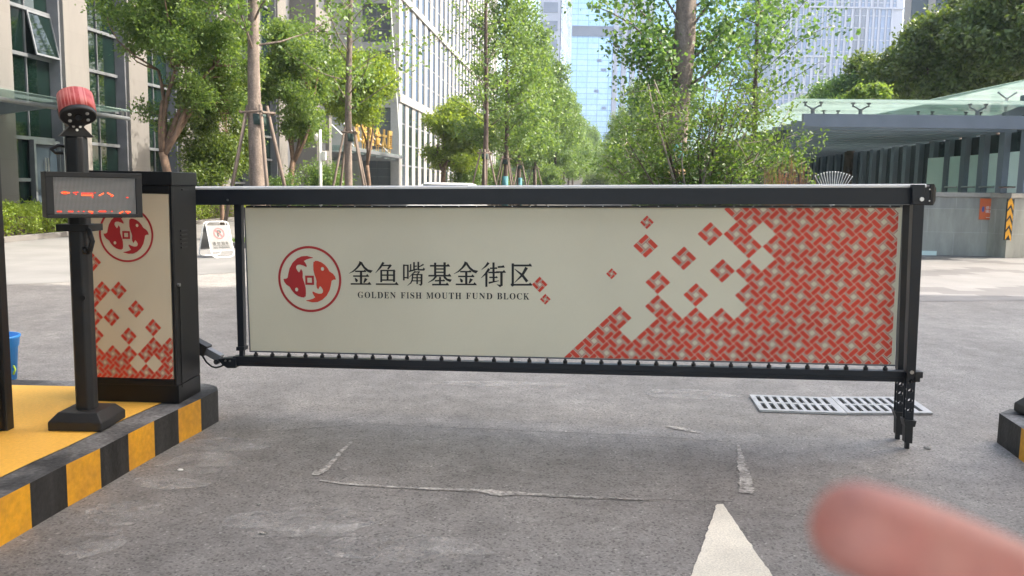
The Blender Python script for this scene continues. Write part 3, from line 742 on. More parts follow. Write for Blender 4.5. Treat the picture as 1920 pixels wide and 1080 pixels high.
# lower rail, pegs, posts, legs, link
rl0 = pp(BPP, [(440, 687.5), (440, 671.5)]); rl1 = pp(BPP, [(1700, 713), (1700, 690.5)])
rb0, rb1 = (rl0[0][1] + rl1[0][1]) / 2, (rl0[1][1] + rl1[1][1]) / 2
ra0 = rl0[0][0]; ra1 = BPP.loc(1728, 703)[0]
mb = MB(); mid = rb0 + (rb1 - rb0) * .42
mb.prism([(ra0, mid), (ra1, mid), (ra1, rb1), (ra0, rb1)], -.03, .022, TP)
mb.prism([(ra0, rb0), (ra1 - .03, rb0), (ra1 - .03, mid - .0005), (ra0, mid - .0005)], -.026, .014, TP)
rail = obj('lower_rail', mb, m_arm, root, bev=.002)
a0, a1 = BPP.loc(480.2, 670)[0], BPP.loc(1660, 690)[0]
for k in range(36):
    a = a0 + (a1 - a0) * k / 35; hh = PB0 - .008 - rb1; mb = MB()
    mb.tube([TP(a, rb1, 0), TP(a, rb1 + hh * .62, 0)], [.0125, .0125], 8); mb.tube([TP(a, rb1 + hh * .62, 0), TP(a, rb1 + hh * .8, 0), TP(a, PB0 - .006, 0)], [.010, .007, .006], 8)
    obj('panel_peg', mb, m_rubber, root)
def poly(mb, P, pix, d0, d1, mi=0):
    T = lambda a, b, d: P.W(a, b, d); pts = pp(P, pix)
    ar = sum(pts[i - 1][0] * pts[i][1] - pts[i][0] * pts[i - 1][1] for i in range(len(pts)))
    mb.prism(pts if ar > 0 else pts[::-1], d0, d1, T, mi)
mb = MB(); poly(mb, BP, [(433, 384), (446.5, 384), (452.5, 655), (440.5, 655)], -.075, -.035)
poly(mb, BP, [(439, 652), (454, 652), (454, 659), (439, 659)], -.085, -.025); poly(mb, BP, [(442.5, 659), (450.5, 659), (450.5, 672), (442.5, 672)], -.07, -.04)
obj('hanger_post', mb, m_arm, root, bev=.002)
# end bracket and link arm
mb = MB(); poly(mb, BPP, [(413, 672), (424, 670), (446, 670), (446, 688.5), (430, 688.5), (420, 682)], -.034, .028)
c = BPP.W(*BPP.loc(410.5, 676.5), -.03); mb.tube([c, c + BP.n * .07], .016, 10)
obj('end_bracket', mb, m_arm, rail, bev=.002)
for u, v in ((427, 674.5), (435.5, 675)):
    mb = MB(); c = BPP.W(*BPP.loc(u, v), .028); mb.tube([c, c + BP.n * .006], .006, 8); obj('screw', mb, m_steel, rail)
mb = MB(); p, q = BPP.loc(370, 648), BPP.loc(414, 672)
dx, dy = q[0] - p[0], q[1] - p[1]; ln = math.hypot(dx, dy); nx, ny = -dy / ln, dx / ln
W2 = .022
mb.prism([(p[0] + nx * W2, p[1] + ny * W2), (p[0] - nx * W2, p[1] - ny * W2), (q[0] - nx * W2, q[1] - ny * W2), (q[0] + nx * W2, q[1] + ny * W2)], -.03, .02, TP)
link = obj('link_arm', mb, m_mullion, root, bev=.003)
mb = MB(); r = (p[0] + dx * .42, p[1] + dy * .42)
mb.prism([(p[0] + nx * .034 - dx * .4, p[1] + ny * .034 - dy * .4), (p[0] - nx * .034 - dx * .4, p[1] - ny * .034 - dy * .4), (r[0] - nx * .034, r[1] - ny * .034), (r[0] + nx * .034, r[1] + ny * .034)], -.04, .03, TP)
obj('clamp', mb, m_rubber, link, bev=.003)
mb = MB(); cp = [(370, 655), (380, 666), (388, 679), (398, 687), (406, 689), (414, 687), (424, 682)]
mb.tube([BPP.W(*BPP.loc(*q), .005) for q in cp], .0055, 8); obj('cable', mb, m_rubber, root, smooth=True)
# legs
def holed(mb, P, pix, holes, d0, d1, r):
    # four corner pixels TL, TR, BR, BL and hole pixels; stacks of plates with a round hole each
    TL, TR, BR, BL = pp(P, pix); hs = [P.loc(*h_) for h_ in holes]
    x0, x1 = (TL[0] + BL[0]) / 2, (TR[0] + BR[0]) / 2; y1, y0 = max(TL[1], TR[1]), min(BL[1], BR[1]); cx = (x0 + x1) / 2
    cuts = [y1] + [(hs[i][1] + hs[i + 1][1]) / 2 for i in range(len(hs) - 1)] + [y0]
    for i, hq in enumerate(hs):
        t, b = cuts[i], cuts[i + 1]; cy_ = hq[1]
        outer = [(x1, cy_), (x1, t), (cx, t), (x0, t), (x0, cy_), (x0, b), (cx, b), (x1, b)]
        inner = [(cx + r * math.cos(q), cy_ + r * math.sin(q)) for q in [k * math.pi / 4 for k in range(8)]]
        for d, fl in ((d1, 0), (d0, 1)):
            vs = [P.W(a, b_, d) for a, b_ in outer + inner]
            fs = [(k, (k + 1) % 8, 8 + (k + 1) % 8, 8 + k) for k in range(8)]; mb.add(vs, [f[::-1] for f in fs] if fl else fs)
        for ring in (outer, inner):
            vs = [P.W(a, b_, d) for d in (d0, d1) for a, b_ in ring]; mb.add(vs, [(k, (k + 1) % 8, 8 + (k + 1) % 8, 8 + k) for k in range(8)])
    return x0, x1
for P, off, post, leg, holes, fl, body, rod, lab in (
    (BP, .035, [(1712, 384), (1733, 384), (1720, 640), (1717, 700), (1699.5, 700), (1701.5, 640)], [(1700, 700), (1717, 700), (1713.5, 790), (1698.5, 790)], [(1707.5, 715), (1707, 733), (1706.5, 751.5), (1705.5, 770)],
     [(1693.5, 786), (1718, 789), (1715, 800), (1697, 800)], [(1697.5, 789), (1713, 791), (1711, 832), (1696.5, 830)], [(1699.5, 830), (1707, 831), (1706.5, 852), (1698.5, 852)], ''),
    (BP, -.14, [(1693, 384), (1711, 384), (1700, 640), (1698, 694), (1683.5, 694), (1685.5, 640)], [(1683, 694), (1698, 694), (1695.5, 775), (1681, 775)], [(1691, 721), (1690.5, 738), (1690, 756)],
     [(1677, 772), (1694.5, 773), (1691, 785), (1681, 784)], [(1681, 774), (1693.5, 776), (1692, 816), (1680, 815)], [(1681.5, 814), (1689, 816), (1688.5, 836), (1681, 836)], '')):
    PQ = Plane(BP.o + BP.n * off, BP.ex, BP.ez)
    mb = MB(); poly(mb, PQ, post, -.05, 0); lg = obj('leg', mb, m_arm, root)
    mb = MB(); holed(mb, PQ, leg, holes, -.006, -.002, .0125); holed(mb, PQ, leg, holes, -.044, -.040, .0125)
    obj('perforated_tube', mb, m_arm, lg)
    mb = MB(); poly(mb, PQ, fl, -.058, .008); poly(mb, PQ, body, -.047, -.001); obj('foot_socket', mb, m_rubber, lg, bev=.002)
    mb = MB(); poly(mb, PQ, rod, -.034, -.014); obj('foot_rod', mb, m_rubber, lg)
    mb = MB()
    for u, v in ((holes[0][0], holes[0][1] - 17),) if off > 0 else ():
        c = PQ.W(*PQ.loc(u + 2, v), 0); mb.tube([c, c + BP.n * .006], .010, 10); obj('bolt', mb, m_steel, lg)
PQ = Plane(BP.o + BP.n * .035, BP.ex, BP.ez)
mb = MB(); poly(mb, PQ, [(1710.5, 346), (1735, 346), (1733, 384), (1711.5, 384)], -.034, 0); blk = obj('leg_bracket', mb, m_arm, arm, bev=.003)
mb = MB(); c = PQ.W(*PQ.loc(1727.5, 373.5), 0); mb.tube([c, c + BP.n * .01], .011, 10); obj('bolt', mb, m_steel, blk)
for u, v in ((1742.5, 355), (1742, 376.5)):
    mb = MB(); c = BP.W(*BP.loc(u, v), .004); mb.tube([c, c + BP.n * .004], .004, 8); obj('screw', mb, m_steel, arm)
mb = MB(); poly(mb, PQ, [(1716, 697), (1725.5, 697), (1724.5, 716), (1715, 716)], -.05, .006); obj('rail_clamp', mb, m_rubber, rail, bev=.002)
# ================================================================== buildings
def building(name, label, o, cat='building', group=None): return thing(name, label, cat, o, group)
TA = lambda n, s, z: av(n, s, z)
# -- granite block on the left: columns, glazed bays, transoms
b1 = building('office_building', 'pale granite office block with tall green glass bays on the left', av(-14.2, 20))
NF = -14.2; PITCHB = 3.37
mb = MB(); mb.box(-34, NF - .75, 4, 47, 0, 26, TA); obj('core_wall', mb, m_stoneside, b1)
mb = MB(); mb.box(NF - .5, NF + .02, 4, 43.6, 0, .35, TA); obj('plinth', mb, m_granite, b1)
for k in range(-4, 7):
    s = 20.2 + PITCHB * k
    mb = MB(); mb.box(NF - .6, NF, s - .58, s + .58, 0, 26, TA)
    obj('column', mb, m_granite, b1, bev=.012)
    mb = MB(); mb.box(NF - .5, NF - .10, s - .66, s - .582, .36, 25.5, TA); mb.box(NF - .5, NF - .10, s + .582, s + .66, .36, 25.5, TA); obj('jamb', mb, m_stoneside, b1)
ZT = [.36, 1.3, 2.4, 3.45, 4.55, 5.75, 6.95, 8.1, 9.3, 10.5, 11.7, 13, 15, 17, 19, 21, 23, 25.5]
for k in range(-4, 6):
    s0, s1 = 20.2 + PITCHB * k + .66, 20.2 + PITCHB * (k + 1) - .66
    mb = MB()
    for a, b in zip(ZT, ZT[1:]): mb.box(NF - .46, NF - .42, s0, s1, a + .04, b - .04, TA)
    w_ = obj('window', mb, m_glassdark, b1)
    mb = MB()
    for z in ZT: mb.box(NF - .44, NF - .33, s0, s1, z - .045, z + .045, TA)
    sm = (s0 + s1) / 2
    for a, b in zip(ZT, ZT[1:]): mb.box(NF - .43, NF - .38, sm - .014, sm + .014, a + .046, b - .046, TA, 1)
    obj('window_frame', mb, [m_mullion, m_stoneside], w_)
# a tilted open sash, ground floor door, end pier with slots
t0 = 20.2 + .66
mb = MB(); TT = lambda n, s, z: av(NF - .38 + n + (5.74 - z) * .2, s, z)
mb.box(0, .03, t0 + 1.06, t0 + 2.04, 4.60, 5.70, TT); sash = obj('open_sash', mb, m_glassdark, b1)
mb = MB(); mb.box(.031, .06, t0 + 1.03, t0 + 1.08, 4.57, 5.72, TT); mb.box(.031, .06, t0 + 2.02, t0 + 2.07, 4.57, 5.72, TT); mb.box(.032, .06, t0 + 1.08, t0 + 2.02, 4.57, 4.62, TT); mb.box(.032, .06, t0 + 1.08, t0 + 2.02, 5.67, 5.72, TT)
obj('sash_frame', mb, m_mullion, sash)
mb = MB(); d0_ = t0 + .9
for q in ((d0_, d0_ + .08, .36, 2.25), (d0_ + 1.12, d0_ + 1.2, .36, 2.25), (d0_, d0_ + 1.2, 2.252, 2.36)): mb.box(NF - .32, NF - .2, *q, TA)
dr_ = obj('door_frame', mb, m_mullion, b1)
mb = MB(); mb.box(NF - .31, NF - .29, d0_ + .082, d0_ + 1.118, .37, 2.248, TA); obj('door', mb, m_glassblue, dr_)
mb = MB()
for q in (.52, .64): mb.tube([av(NF - .24, d0_ + q, .9), av(NF - .24, d0_ + q, 1.9)], .02, 8)
obj('handle', mb, m_steel, dr_)
mb = MB(); NE = -13.6
mb.box(NE - 6, NE - .25, 43.7, 46.4, 0, 26, TA)
for q in (43.7, 45.9): mb.box(NE - .249, NE, q, q + .5, 0, 26, TA)
for z in (0, 2.0, 5.6, 9.2, 12.8, 16.4, 20, 23.6): mb.box(NE - .249, NE - .01, 44.2, 45.9, z, z + (1.7 if z == 0 else 1.1), TA)
obj('end_pier', mb, m_granite, b1)
for z in (3.1, 6.7, 10.3, 13.9, 17.5, 21.1):
    mb = MB(); mb.box(NE - .24, NE - .2, 44.2, 45.9, z + .001, z + 2.5, TA); obj('window', mb, m_louvre, b1)
# upper glass awning along the block
aw = thing('glass_awning', 'glass entrance awning with steel tubes on the left granite block', 'awning', av(-13.2, 17, 3.1))
mb = MB(); mb.box(NF + .05, -12.3, 8, 23.2, 3.22, 3.236, TA); obj('glass_panel', mb, glass('awning glass', (.50, .62, .58), .42), aw)
mb = MB(); mb.tube([av(-12.45, 8, 3.02), av(-12.45, 23, 3.02)], .055, 10); obj('edge_tube', mb, m_mullion, aw, smooth=True)
for k in range(6):
    s = 9.2 + k * 2.7; mb = MB(); mb.prism([(0, 3.17), (-1.5, 3.17), (-1.5, 3.06), (-.1, 2.86), (0, 2.86)], s - .03, s + .03, lambda a, z, s: av(NF + .05 - a, s, z))
    br_ = obj('bracket', mb, m_mullion, aw)
    mb = MB(); mb.tube([av(-12.45, s, 3.08), av(-12.45, s, 3.2)], .03, 8); mb.tube([av(-12.45, s - .12, 3.2), av(-12.45, s + .12, 3.2)], .025, 8); obj('glass_clip', mb, m_steel, br_)
# hedge glass reflections come from the trees opposite
# -- second block: shaded end wall with louvre panels, lit flank of piers and slits
b2 = building('office_tower', 'tall grey stone tower of slim piers and narrow windows behind the entrance canopy', av(-13.2, 62))
NB, S0, S1, ZTOP = -13.2, 62.0, 132.0, 46.0
mb = MB(); mb.box(NB - 30, NB - .6, S0 + .35, S1, 0, ZTOP, TA); obj('core_wall', mb, m_stoneside, b2)
bands = [(0, 1.2), (7.3, 7.9), (14.6, 15.1), (22, 22.5), (29.5, 30), (37, 37.5), (ZTOP - 1, ZTOP)]
mb = MB()
for i, (z0, z1) in enumerate(bands): mb.box(NB - 30, NB + (.12 if z0 > 1 else .04), S0 - .06, S1, z0, z1, TA)
obj('string_course', mb, m_stone2, b2)
mods = [(0.0, .9)] + [(2.35 + 2.62 * k, 1.6) for k in range(26)]
for (z0, z1), (z2, z3) in zip(bands, bands[1:]):
    mb = MB(); mb.box(NB - .59, NB, S0, S0 + 1.15, z1, z2, TA)
    for k in range(27):
        s = S0 + 2.35 + 2.62 * k; mb.box(NB - .59, NB, s, s + .80, z1, z2, TA); mb.box(NB - .59, NB - .02, s + .90, s + 1.36, z1, z2, TA); mb.box(NB - .59, NB - .08, s + .8205, s + .8995, z1, z2, TA)
    obj('pier_row', mb, m_stone2, b2)
for ti, ((z0, z1), (z2, z3)) in enumerate(zip(bands[:4], bands[1:5])):
    for k in range(25):
        e_ = S0 + 2.35 + 2.62 * k
        s = S0 + 1.15 if k == 0 else S0 + 2.35 + 2.62 * (k - 1) + 1.36
        mb = MB(); n = 4; H = (z2 - z1) / n
        for q in range(n): mb.box(NB - .09, NB - .06, s + .002, e_ - .002, z1 + q * H + .12, z1 + (q + 1) * H - .0, TA)
        for q in range(n): mb.box(NB - .10, NB - .045, s + .002, e_ - .002, z1 + q * H, z1 + q * H + .118, TA, 1)
        obj('window', mb, [m_glassdark if ti == 0 and k > 0 else m_glassblue, m_mullion], b2)
# end wall
mb = MB(); cols_ = [(-30, -2.72), (-.62, 0)]
pan = [(1.3, 3.1), (3.9, 6.9), (8.1, 10.9), (11.5, 14.2), (15.5, 18.3), (18.9, 21.6)]
ZE = [1.2] + [z for p in pan for z in p] + [ZTOP]
mb.box(NB - .62, NB - .595, S0, S0 + .348, 1.2, ZTOP, TA); mb.box(NB - 30, NB - 2.72, S0, S0 + .348, 1.2, ZTOP, TA)
for a, b in zip(ZE[0::2], ZE[1::2]): mb.box(NB - 2.72, NB - .62, S0, S0 + .348, a, b, TA)
obj('end_wall', mb, m_stone2, b2)
for a, b in pan:
    for x in (-2.72, ):
        mb = MB(); mb.box(NB - 2.719, NB - .621, S0 + .2, S0 + .24, a + .001, b - .001, TA)
        f_ = obj('louvre_panel', mb, m_louvre, b2)
        mb = MB()
        for q in range(1, 3): mb.box(NB - 2.719, NB - .621, S0 + .16, S0 + .199, a + (b - a) * q / 3 - .02, a + (b - a) * q / 3 + .02, TA)
        mb.box(NB - 1.69, NB - 1.65, S0 + .17, S0 + .198, a + .01, b - .01, TA); obj('louvre_frame', mb, m_stoneside, f_)
# entrance canopy between both, with gold letters
ec_ = thing('entrance_canopy', 'glass entrance canopy hung on steel rods under gold letters', 'canopy', av(-13.5, 54, 3.3))
mb = MB(); mb.box(-20, -12.9, 46.6, 61.9, 3.42, 3.45, TA); obj('glass_roof', mb, glass('canopy glass', (.42, .52, .50), .5), ec_)
mb = MB(); mb.box(-12.99, -12.88, 46.6, 61.9, 3.22, 3.415, TA); obj('edge_beam', mb, m_mullion, ec_)
for k in range(7):
    s = 47.5 + k * 2.3; mb = MB(); mb.tube([av(-19.5, s, 3.1), av(-13.05, s, 3.1)], .09, 8); obj('tube_rib', mb, m_mullion, ec_, smooth=True)
for s, n1, z1 in ((61.5, -13.9, 15.5), (58, -18, 8), (53, -18, 8), (49, -18, 8)):
    mb = MB(); mb.tube([av(-12.95, s, 3.42), av(n1, min(s + .4, 61.9), z1)], .035, 6); obj('tie_rod', mb, m_white, ec_)
mb = MB(); mb.box(-20, -19.8, 46.4, 62, 0, 26, TA); obj('recess_wall', mb, m_glassdark, ec_)
sg = thing('sign_letters', 'row of raised gold Chinese characters standing on the entrance canopy edge', 'sign', av(-12.94, 53, 3.45))
for i, chh in enumerate('东集基金大厦'):
    s = 48.3 + i * 1.72; mb = MB()
    put_text(mb, chh, s, s + 1.15, 3.72, 4.92, lambda a, b, d: av(-12.86 + d, a, b), 0, .06, .018)
    for q in (.3, .85): mb.tube([av(-12.9, s + q, 3.44), av(-12.9, s + q, 3.80)], .03, 6)
    obj('letter', mb, m_gold, sg)
# -- far towers
def tower_frame(u, Y): return at(u, HZ, Y)
def flat_tower(name, label, u0, u1, Y, depth, H, face=False):
    a, b = tower_frame(u0, Y), tower_frame(u1, Y); a.z = b.z = 0
    if face: b = a + V((a.y, -a.x, 0)).normalized() * (b - a).length
    ex = (b - a).normalized(); ey = V((-ex.y, ex.x, 0)); W = (b - a).length
    o = thing(name, label, 'building', a.lerp(b, .5))
    return o, W, (lambda x, y, z: a + ex * x + ey * y + V((0, 0, z)))
def curtain(name, c1, c2, c3, bw, rh):
    m = wallmat(name, c1, c2, bw, rh, c3, .14, .09, 0.); N, L = nodes(m); b = N['Principled BSDF']; b.inputs['Roughness'].default_value = .12; b.inputs['Metallic'].default_value = .55
    return m
m_blueglass = curtain('sky blue curtain wall', (.38, .58, .84), (.45, .64, .88), (.20, .32, .52), 3.2, 1.65)
m_slat = M('haze tinted tower cladding', (.36, .395, .49), .6, var=.05, vs=.1)  # blue of the far haze is mixed into this cladding colour
m_slit = M('haze tinted tower glass', (.17, .235, .38), .2, var=.25, vs=.12, spec=.8)  # bluish haze is mixed into the glass colour as well
m_slitdark = M('grey blue tower glass', (.16, .19, .27), .2, var=.2, vs=.1, spec=.8)
gt, W, T = flat_tower('glass_tower', 'sky blue glass tower closing the view between the trees', 1000, 1440, 262, 40, 120)
mb = MB(); mb.box(0, W, 1, 40, 0, 125, T); obj('curtain_wall', mb, m_blueglass, gt)
mb = MB(); mb.box(-.2, W * .54, .5, .99, 46.5, 49.5, T); obj('plant_floor', mb, m_slitdark, gt)
px = W / 440
for k, u in enumerate((1142, 1158, 1174, 1190, 1206)):
    mb = MB(); x = (u - 1000) * px; mb.box(x, x + 9 * px, 0, .98, 0, 125, T); obj('stone_rib', mb, m_slat, gt)
for x, z in ((107, 54), (113, 39), (109, 30), (124, 25), (132, 57.5), (121, 36.3)):
    mb = MB(); mb.box(x * px, (x + 9) * px, .9, .99, z, z + .9, T); obj('open_sash', mb, m_slit, gt)
st, W, T = flat_tower('slatted_tower', 'tall pale tower with staggered vertical window slits behind the glass canopy', 1436, 1672, 246, 40, 120)
mb = MB(); mb.box(0, W, .6, 40, 0, 125, T); obj('core_wall', mb, m_slat, st)
zb = [0, 8, 19.5, 29.5, 39.5, 53, 66]
pr = random.Random(4)
for bi, (z0, z1) in enumerate(zip(zb, zb[1:])):
    mb = MB(); mb.box(-.05, W + .05, .1, .59, z1 - .45, z1, T); obj('floor_band', mb, m_slat, st)
    if z1 < 15: continue
    x = .5; n = 0
    while x < W - 1.6 and n < 19:
        ww = pr.choice((.75, .95, 1.15)); g2 = pr.choice((.65, .85, 1.05))
        mb = MB(); mb.box(x, x + ww, .45, .59, z0, z1 - .46, T); q = z0 + 1.1
        while q < z1 - 1: mb.box(x, x + ww, .40, .449, q, q + .22, T, 1); q += 3.3
        obj('window', mb, [pr.choice((m_slit, m_slit, m_slitdark)), m_slat], st)
        mb2 = MB(); mb2.box(x + ww, x + ww + g2 * .45, .25, .59, z0, z1 - .46, T); obj('fin', mb2, m_slat, st)
        x += ww + g2; n += 1
bt, W, T = flat_tower('bright_tower', 'far tower edge of slanted white panels left of the blue glass tower', 1006, 1043, 205, 20, 100)
mb = MB(); mb.box(0, W, 0, .3, 0, 110, T); obj('end_wall', mb, m_slat, bt)
mb = MB()
for k in range(24): mb.box(.8, W - .6, -.1, -.001, 4 + k * 4.2, 6.3 + k * 4.2, T)
obj('window_row', mb, m_slitdark, bt, kind='stuff')
mb = MB(); T2 = lambda x, y, z: T(W + .31 + x, y, z)
for k in range(7):
    for j in range(26):
        z = j * 4.2; mb.add([T2(.62 * k + 0, 4.2 * k, z), T2(.62 * k + .15, 4.2 * k + 2.2, z + 1.2), T2(.62 * k + .15, 4.2 * k + 2.2, z + 4.7), T2(.62 * k, 4.2 * k, z + 3.5)], [(0, 1, 2, 3)])
        mb.add([T2(.62 * k + .15, 4.2 * k + 2.3, z), T2(.62 * k + .62, 4.2 * k + 4.2, z), T2(.62 * k + .62, 4.2 * k + 4.2, z + 4.2), T2(.62 * k + .15, 4.2 * k + 2.3, z + 4.2)], [(0, 1, 2, 3)], 1)
obj('slanted_panels', mb, [m_white, m_slit], bt)
mb = MB(); mb.box(0, W + .3, .31, 30, 0, 108, T); obj('core_wall', mb, m_slitdark, bt)
gb, W, T = flat_tower('grey_building', 'grey block with dark window band above the dark trees at upper right', 1672, 1990, 70, 20, 40, True)
mb = MB(); mb.box(0, W, .4, 20, 0, 30, T)
for k in range(5): mb.box(0, W, 0, .399, k * 5.2 + 1.8, k * 5.2 + 4.0, T)
for k in range(8): mb.box(k * W / 8, k * W / 8 + .5, .05, .398, 0, 27, T)
obj('wall', mb, m_stone2, gb)
for k in range(8):
    for j in range(5):
        mb = MB(); mb.box(k * W / 8 + .51, (k + 1) * W / 8 - .01, .25, .39, j * 5.2 - 1.15, j * 5.2 + 1.78, T); obj('window', mb, m_glassblue, gb)
gp_, W, T = flat_tower('gatehouse', 'low grey pavilion far down the tree lined avenue', 1028, 1092, 128, 6, 4)
mb = MB(); mb.box(0, W, .3, 5, 0, 3.3, T); mb.box(-.4, W + .4, -.4, 5.4, 3.301, 3.9, T); mb.box(0, .5, 0, .299, 0, 3.3, T); mb.box(2, W, 0, .299, 0, 3.3, T); obj('wall', mb, m_stone2, gp_)
mb = MB(); mb.box(.501, 1.999, .2, .29, .8, 2.7, T); obj('window', mb, m_glassblue, gp_)
# unseen tower added on the right to throw shade over the entrance
tw = building('shade_tower', 'unseen grey stone tower added right of the entrance for its shade', V((31, 2, 0)))
mb = MB(); mb.box(22.6, 40, -9, 12.3, 0, 33, lambda x, y, z: V((x, y, z))); obj('wall', mb, m_stone2, tw)
for k in range(7):
    mb = MB()
    for z in range(2, 31, 6): mb.box(22.4, 22.599, -8.3 + k * 2.9, -6.4 + k * 3, z, z + 4.6, lambda x, y, z: V((x, y, z)))
    obj('window', mb, m_glassblue, tw)

gc = thing('shade_canopy', 'unseen flat pale canopy added over the entrance lane for its shade', 'canopy', V((0, -4, 0)))  # unseen roof added to keep overhead sky light off the lane
TV = lambda x, y, z: V((x, y, z))
mb = MB(); mb.box(-10, 10, -7, 2.2, 5.4, 5.65, TV); obj('roof', mb, m_stone, gc, bev=.02)
mb = MB(); mb.box(-10.1, 10.1, 2.201, 2.3, 5.2, 5.8, TV); mb.box(-10.1, 10.1, -7.1, -7.001, 5.2, 5.8, TV); obj('fascia', mb, m_slate, gc)
for x in (-7, 7):
    for y in (-5.5, -1.5):
        mb = MB(); mb.box(x - .2, x + .2, y - .2, y + .2, 0, 5.399, TV); obj('column', mb, m_stone, gc, bev=.01)

# ================================================================== right: stone wall, glass roofed ramp
wl = thing('stone_wall', 'stained grey stone wall with pale coping under the glass canopy', 'wall', V((9, 19.2, 0)))
kz = 1.30
cA, cB, cC = gp(1888, 486.5), gp(1853, 481), gp(1300, 470); cD = cA + V((3.2, 4.2, 0))
cB = V((cB.x, 19.0, 0)); cC = V((4.2, 19.0, 0)); cA = V((10.66, 18.45, 0)); cD = V((16, 20.9, 0))
mb = MB(); fp = [cC, cB, cA, cD, cD + V((0, 2, 0)), cC + V((0, 2, 0))]
mb.prism([(p.x, p.y) for p in fp], 0, kz - .0, lambda a, b, d: V((a, b, d))); obj('wall', mb, m_wall, wl)
mb = MB(); fo = [cC + V((0, -.04, 0)), cB + V((-.02, -.04, 0)), cA + V((0, -.05, 0)), cD + V((.02, -.04, 0)), cD + V((0, .4, 0)), cA + V((.1, .4, 0)), cB + V((.1, .4, 0)), cC + V((0, .4, 0))]
mb.prism([(p.x, p.y) for p in fo], kz + .001, kz + .10, lambda a, b, d: V((a, b, d))); obj('coping', mb, m_stone, wl, bev=.008)
mb = MB(); mb.box(4.3, 9.4, 18.90, 18.996, 0, .10, None); obj('base_strip', mb, m_mint, wl)
# orange sign on the wall
WP = Plane(V((0, 18.99, 0)), V((1, 0, 0)), V((0, 0, 1))); TW = lambda a, b, d: WP.W(a, b, d)
so = thing('wall_sign', 'small orange sign screwed to the grey stone wall', 'sign', WP.W(*WP.loc(1849, 392)))
x0, z1 = WP.loc(1838, 372); x1, z0 = WP.loc(1861, 412)
mb = MB(); mb.prism([(x0, z0), (x1, z0), (x1, z1), (x0, z1)], .0, .015, TW); obj('sign_plate', mb, m_orange, so, bev=.002)
ww, hh = x1 - x0, z1 - z0; mb = MB()
put_text(mb, '停车', x0 + ww * .42, x0 + ww * .95, z0 + hh * .48, z0 + hh * .64, TW, .017); put_text(mb, '缴费', x0 + ww * .42, x0 + ww * .95, z0 + hh * .32, z0 + hh * .47, TW, .017)
mb.prism([(x0 + ww * .5, z0 + hh * .09), (x0 + ww * .95, z0 + hh * .09), (x0 + ww * .95, z0 + hh * .11), (x0 + ww * .5, z0 + hh * .11)], .0155, .017, TW)
obj('lettering', mb, m_white, so)
mb = MB(); mb.add([TW(x0 + ww * (.24 + .10 * math.cos(q)), z0 + hh * (.49 + .14 * math.sin(q)), .017) for q in [k * math.pi / 8 for k in range(16)]], [tuple(range(16))]); obj('blue_mark', mb, M('printed blue', (.06, .10, .32), .5), so)
# hazard board at the corner
eC = (cA - cB).normalized(); HPn = Plane(cA + V((-.0, -.03, 0)), V((1, .2, 0)), V((0, 0, 1)))
hb = thing('hazard_board', 'black and yellow chevron corner guard on the wall corner', 'corner guard', cA + V((0, 0, .9)))
TH = lambda a, b, d: HPn.W(a, b, d)
zA, zB = HPn.loc(1893, 450)[1], HPn.loc(1897, 373)[1]; hw = .085
mb = MB(); mb.prism([(-hw, zA), (hw, zA), (hw, zB), (-hw, zB)], -.01, .015, TH); obj('board', mb, m_kerbblack, hb)
mb = MB(); stp = (zB - zA) / 4
for k in range(4):
    z = zA + stp * (k + .45)
    mb.add([TH(*p, .017) for p in ((-hw + .01, z - .10), (-hw + .01, z + .06), (0, z + .155), (0, z - .0))], [(0, 1, 2, 3)])
    mb.add([TH(*p, .017) for p in ((0, z - .0 + .02), (0, z + .155), (hw - .01, z - .02), (hw - .01, z - .135))], [(0, 1, 2, 3)])
obj('chevron', mb, m_yellow, hb)

# canopy: columns on the right side, cross beams, glass roof on spider fittings
cn = thing('ramp_canopy', 'blue grey steel ramp canopy with green glass roof beyond the barrier', 'canopy', V((8, 22, kz)))
NR, NLf = 9.2, 4.9
YS0 = 18.55
ZBm0, ZBm1 = 2.70, 2.97
mint = bpy.data.materials.new('canopy roof glass'); mint.use_nodes = True
N, L = nodes(mint); b = N['Principled BSDF']; b.inputs['Base Color'].default_value = (.30, .42, .39, 1); b.inputs['Roughness'].default_value = .06
nz = N.new('ShaderNodeTexNoise'); nz.inputs['Scale'].default_value = 1.1; nz.inputs['Detail'].default_value = 6; tcn = N.new('ShaderNodeTexCoord'); mpn = N.new('ShaderNodeMapping'); mpn.inputs['Scale'].default_value = (.35, 1.4, 1); L.new(tcn.outputs['Object'], mpn.inputs[0]); L.new(mpn.outputs[0], nz.inputs['Vector'])
tl = N.new('ShaderNodeBsdfTranslucent'); tl.inputs[0].default_value = (.42, .505, .485, 1); tp = N.new('ShaderNodeBsdfTransparent'); tp.inputs[0].default_value = (.82, .90, .88, 1)
mrn = N.new('ShaderNodeMapRange'); mrn.inputs[1].default_value = .3; mrn.inputs[2].default_value = .7; mrn.inputs[3].default_value = .30; mrn.inputs[4].default_value = .75; L.new(nz.outputs[0], mrn.inputs[0])
m1 = N.new('ShaderNodeMixShader'); L.new(mrn.outputs[0], m1.inputs[0]); L.new(tp.outputs[0], m1.inputs[1]); L.new(tl.outputs[0], m1.inputs[2])
m2_ = N.new('ShaderNodeMixShader'); m2_.inputs[0].default_value = .22; L.new(m1.outputs[0], m2_.inputs[1]); L.new(b.outputs[0], m2_.inputs[2]); L.new(m2_.outputs[0], N['Material Output'].inputs[0])
for k in range(24):
    s = YS0 + k * .93
    mb = MB(); mb.box(NR - .13, NR + .13, s - .13, s + .13, kz + .1, ZBm0, TA); obj('column', mb, m_slate, cn, bev=.006)
    mb = MB(); mb.box(NLf - .3, NR + .13, s - .07, s + .07, ZBm0 + .001, ZBm1 if k == 0 else ZBm1 - .08, TA); obj('cross_beam', mb, m_slate, cn, bev=.004)
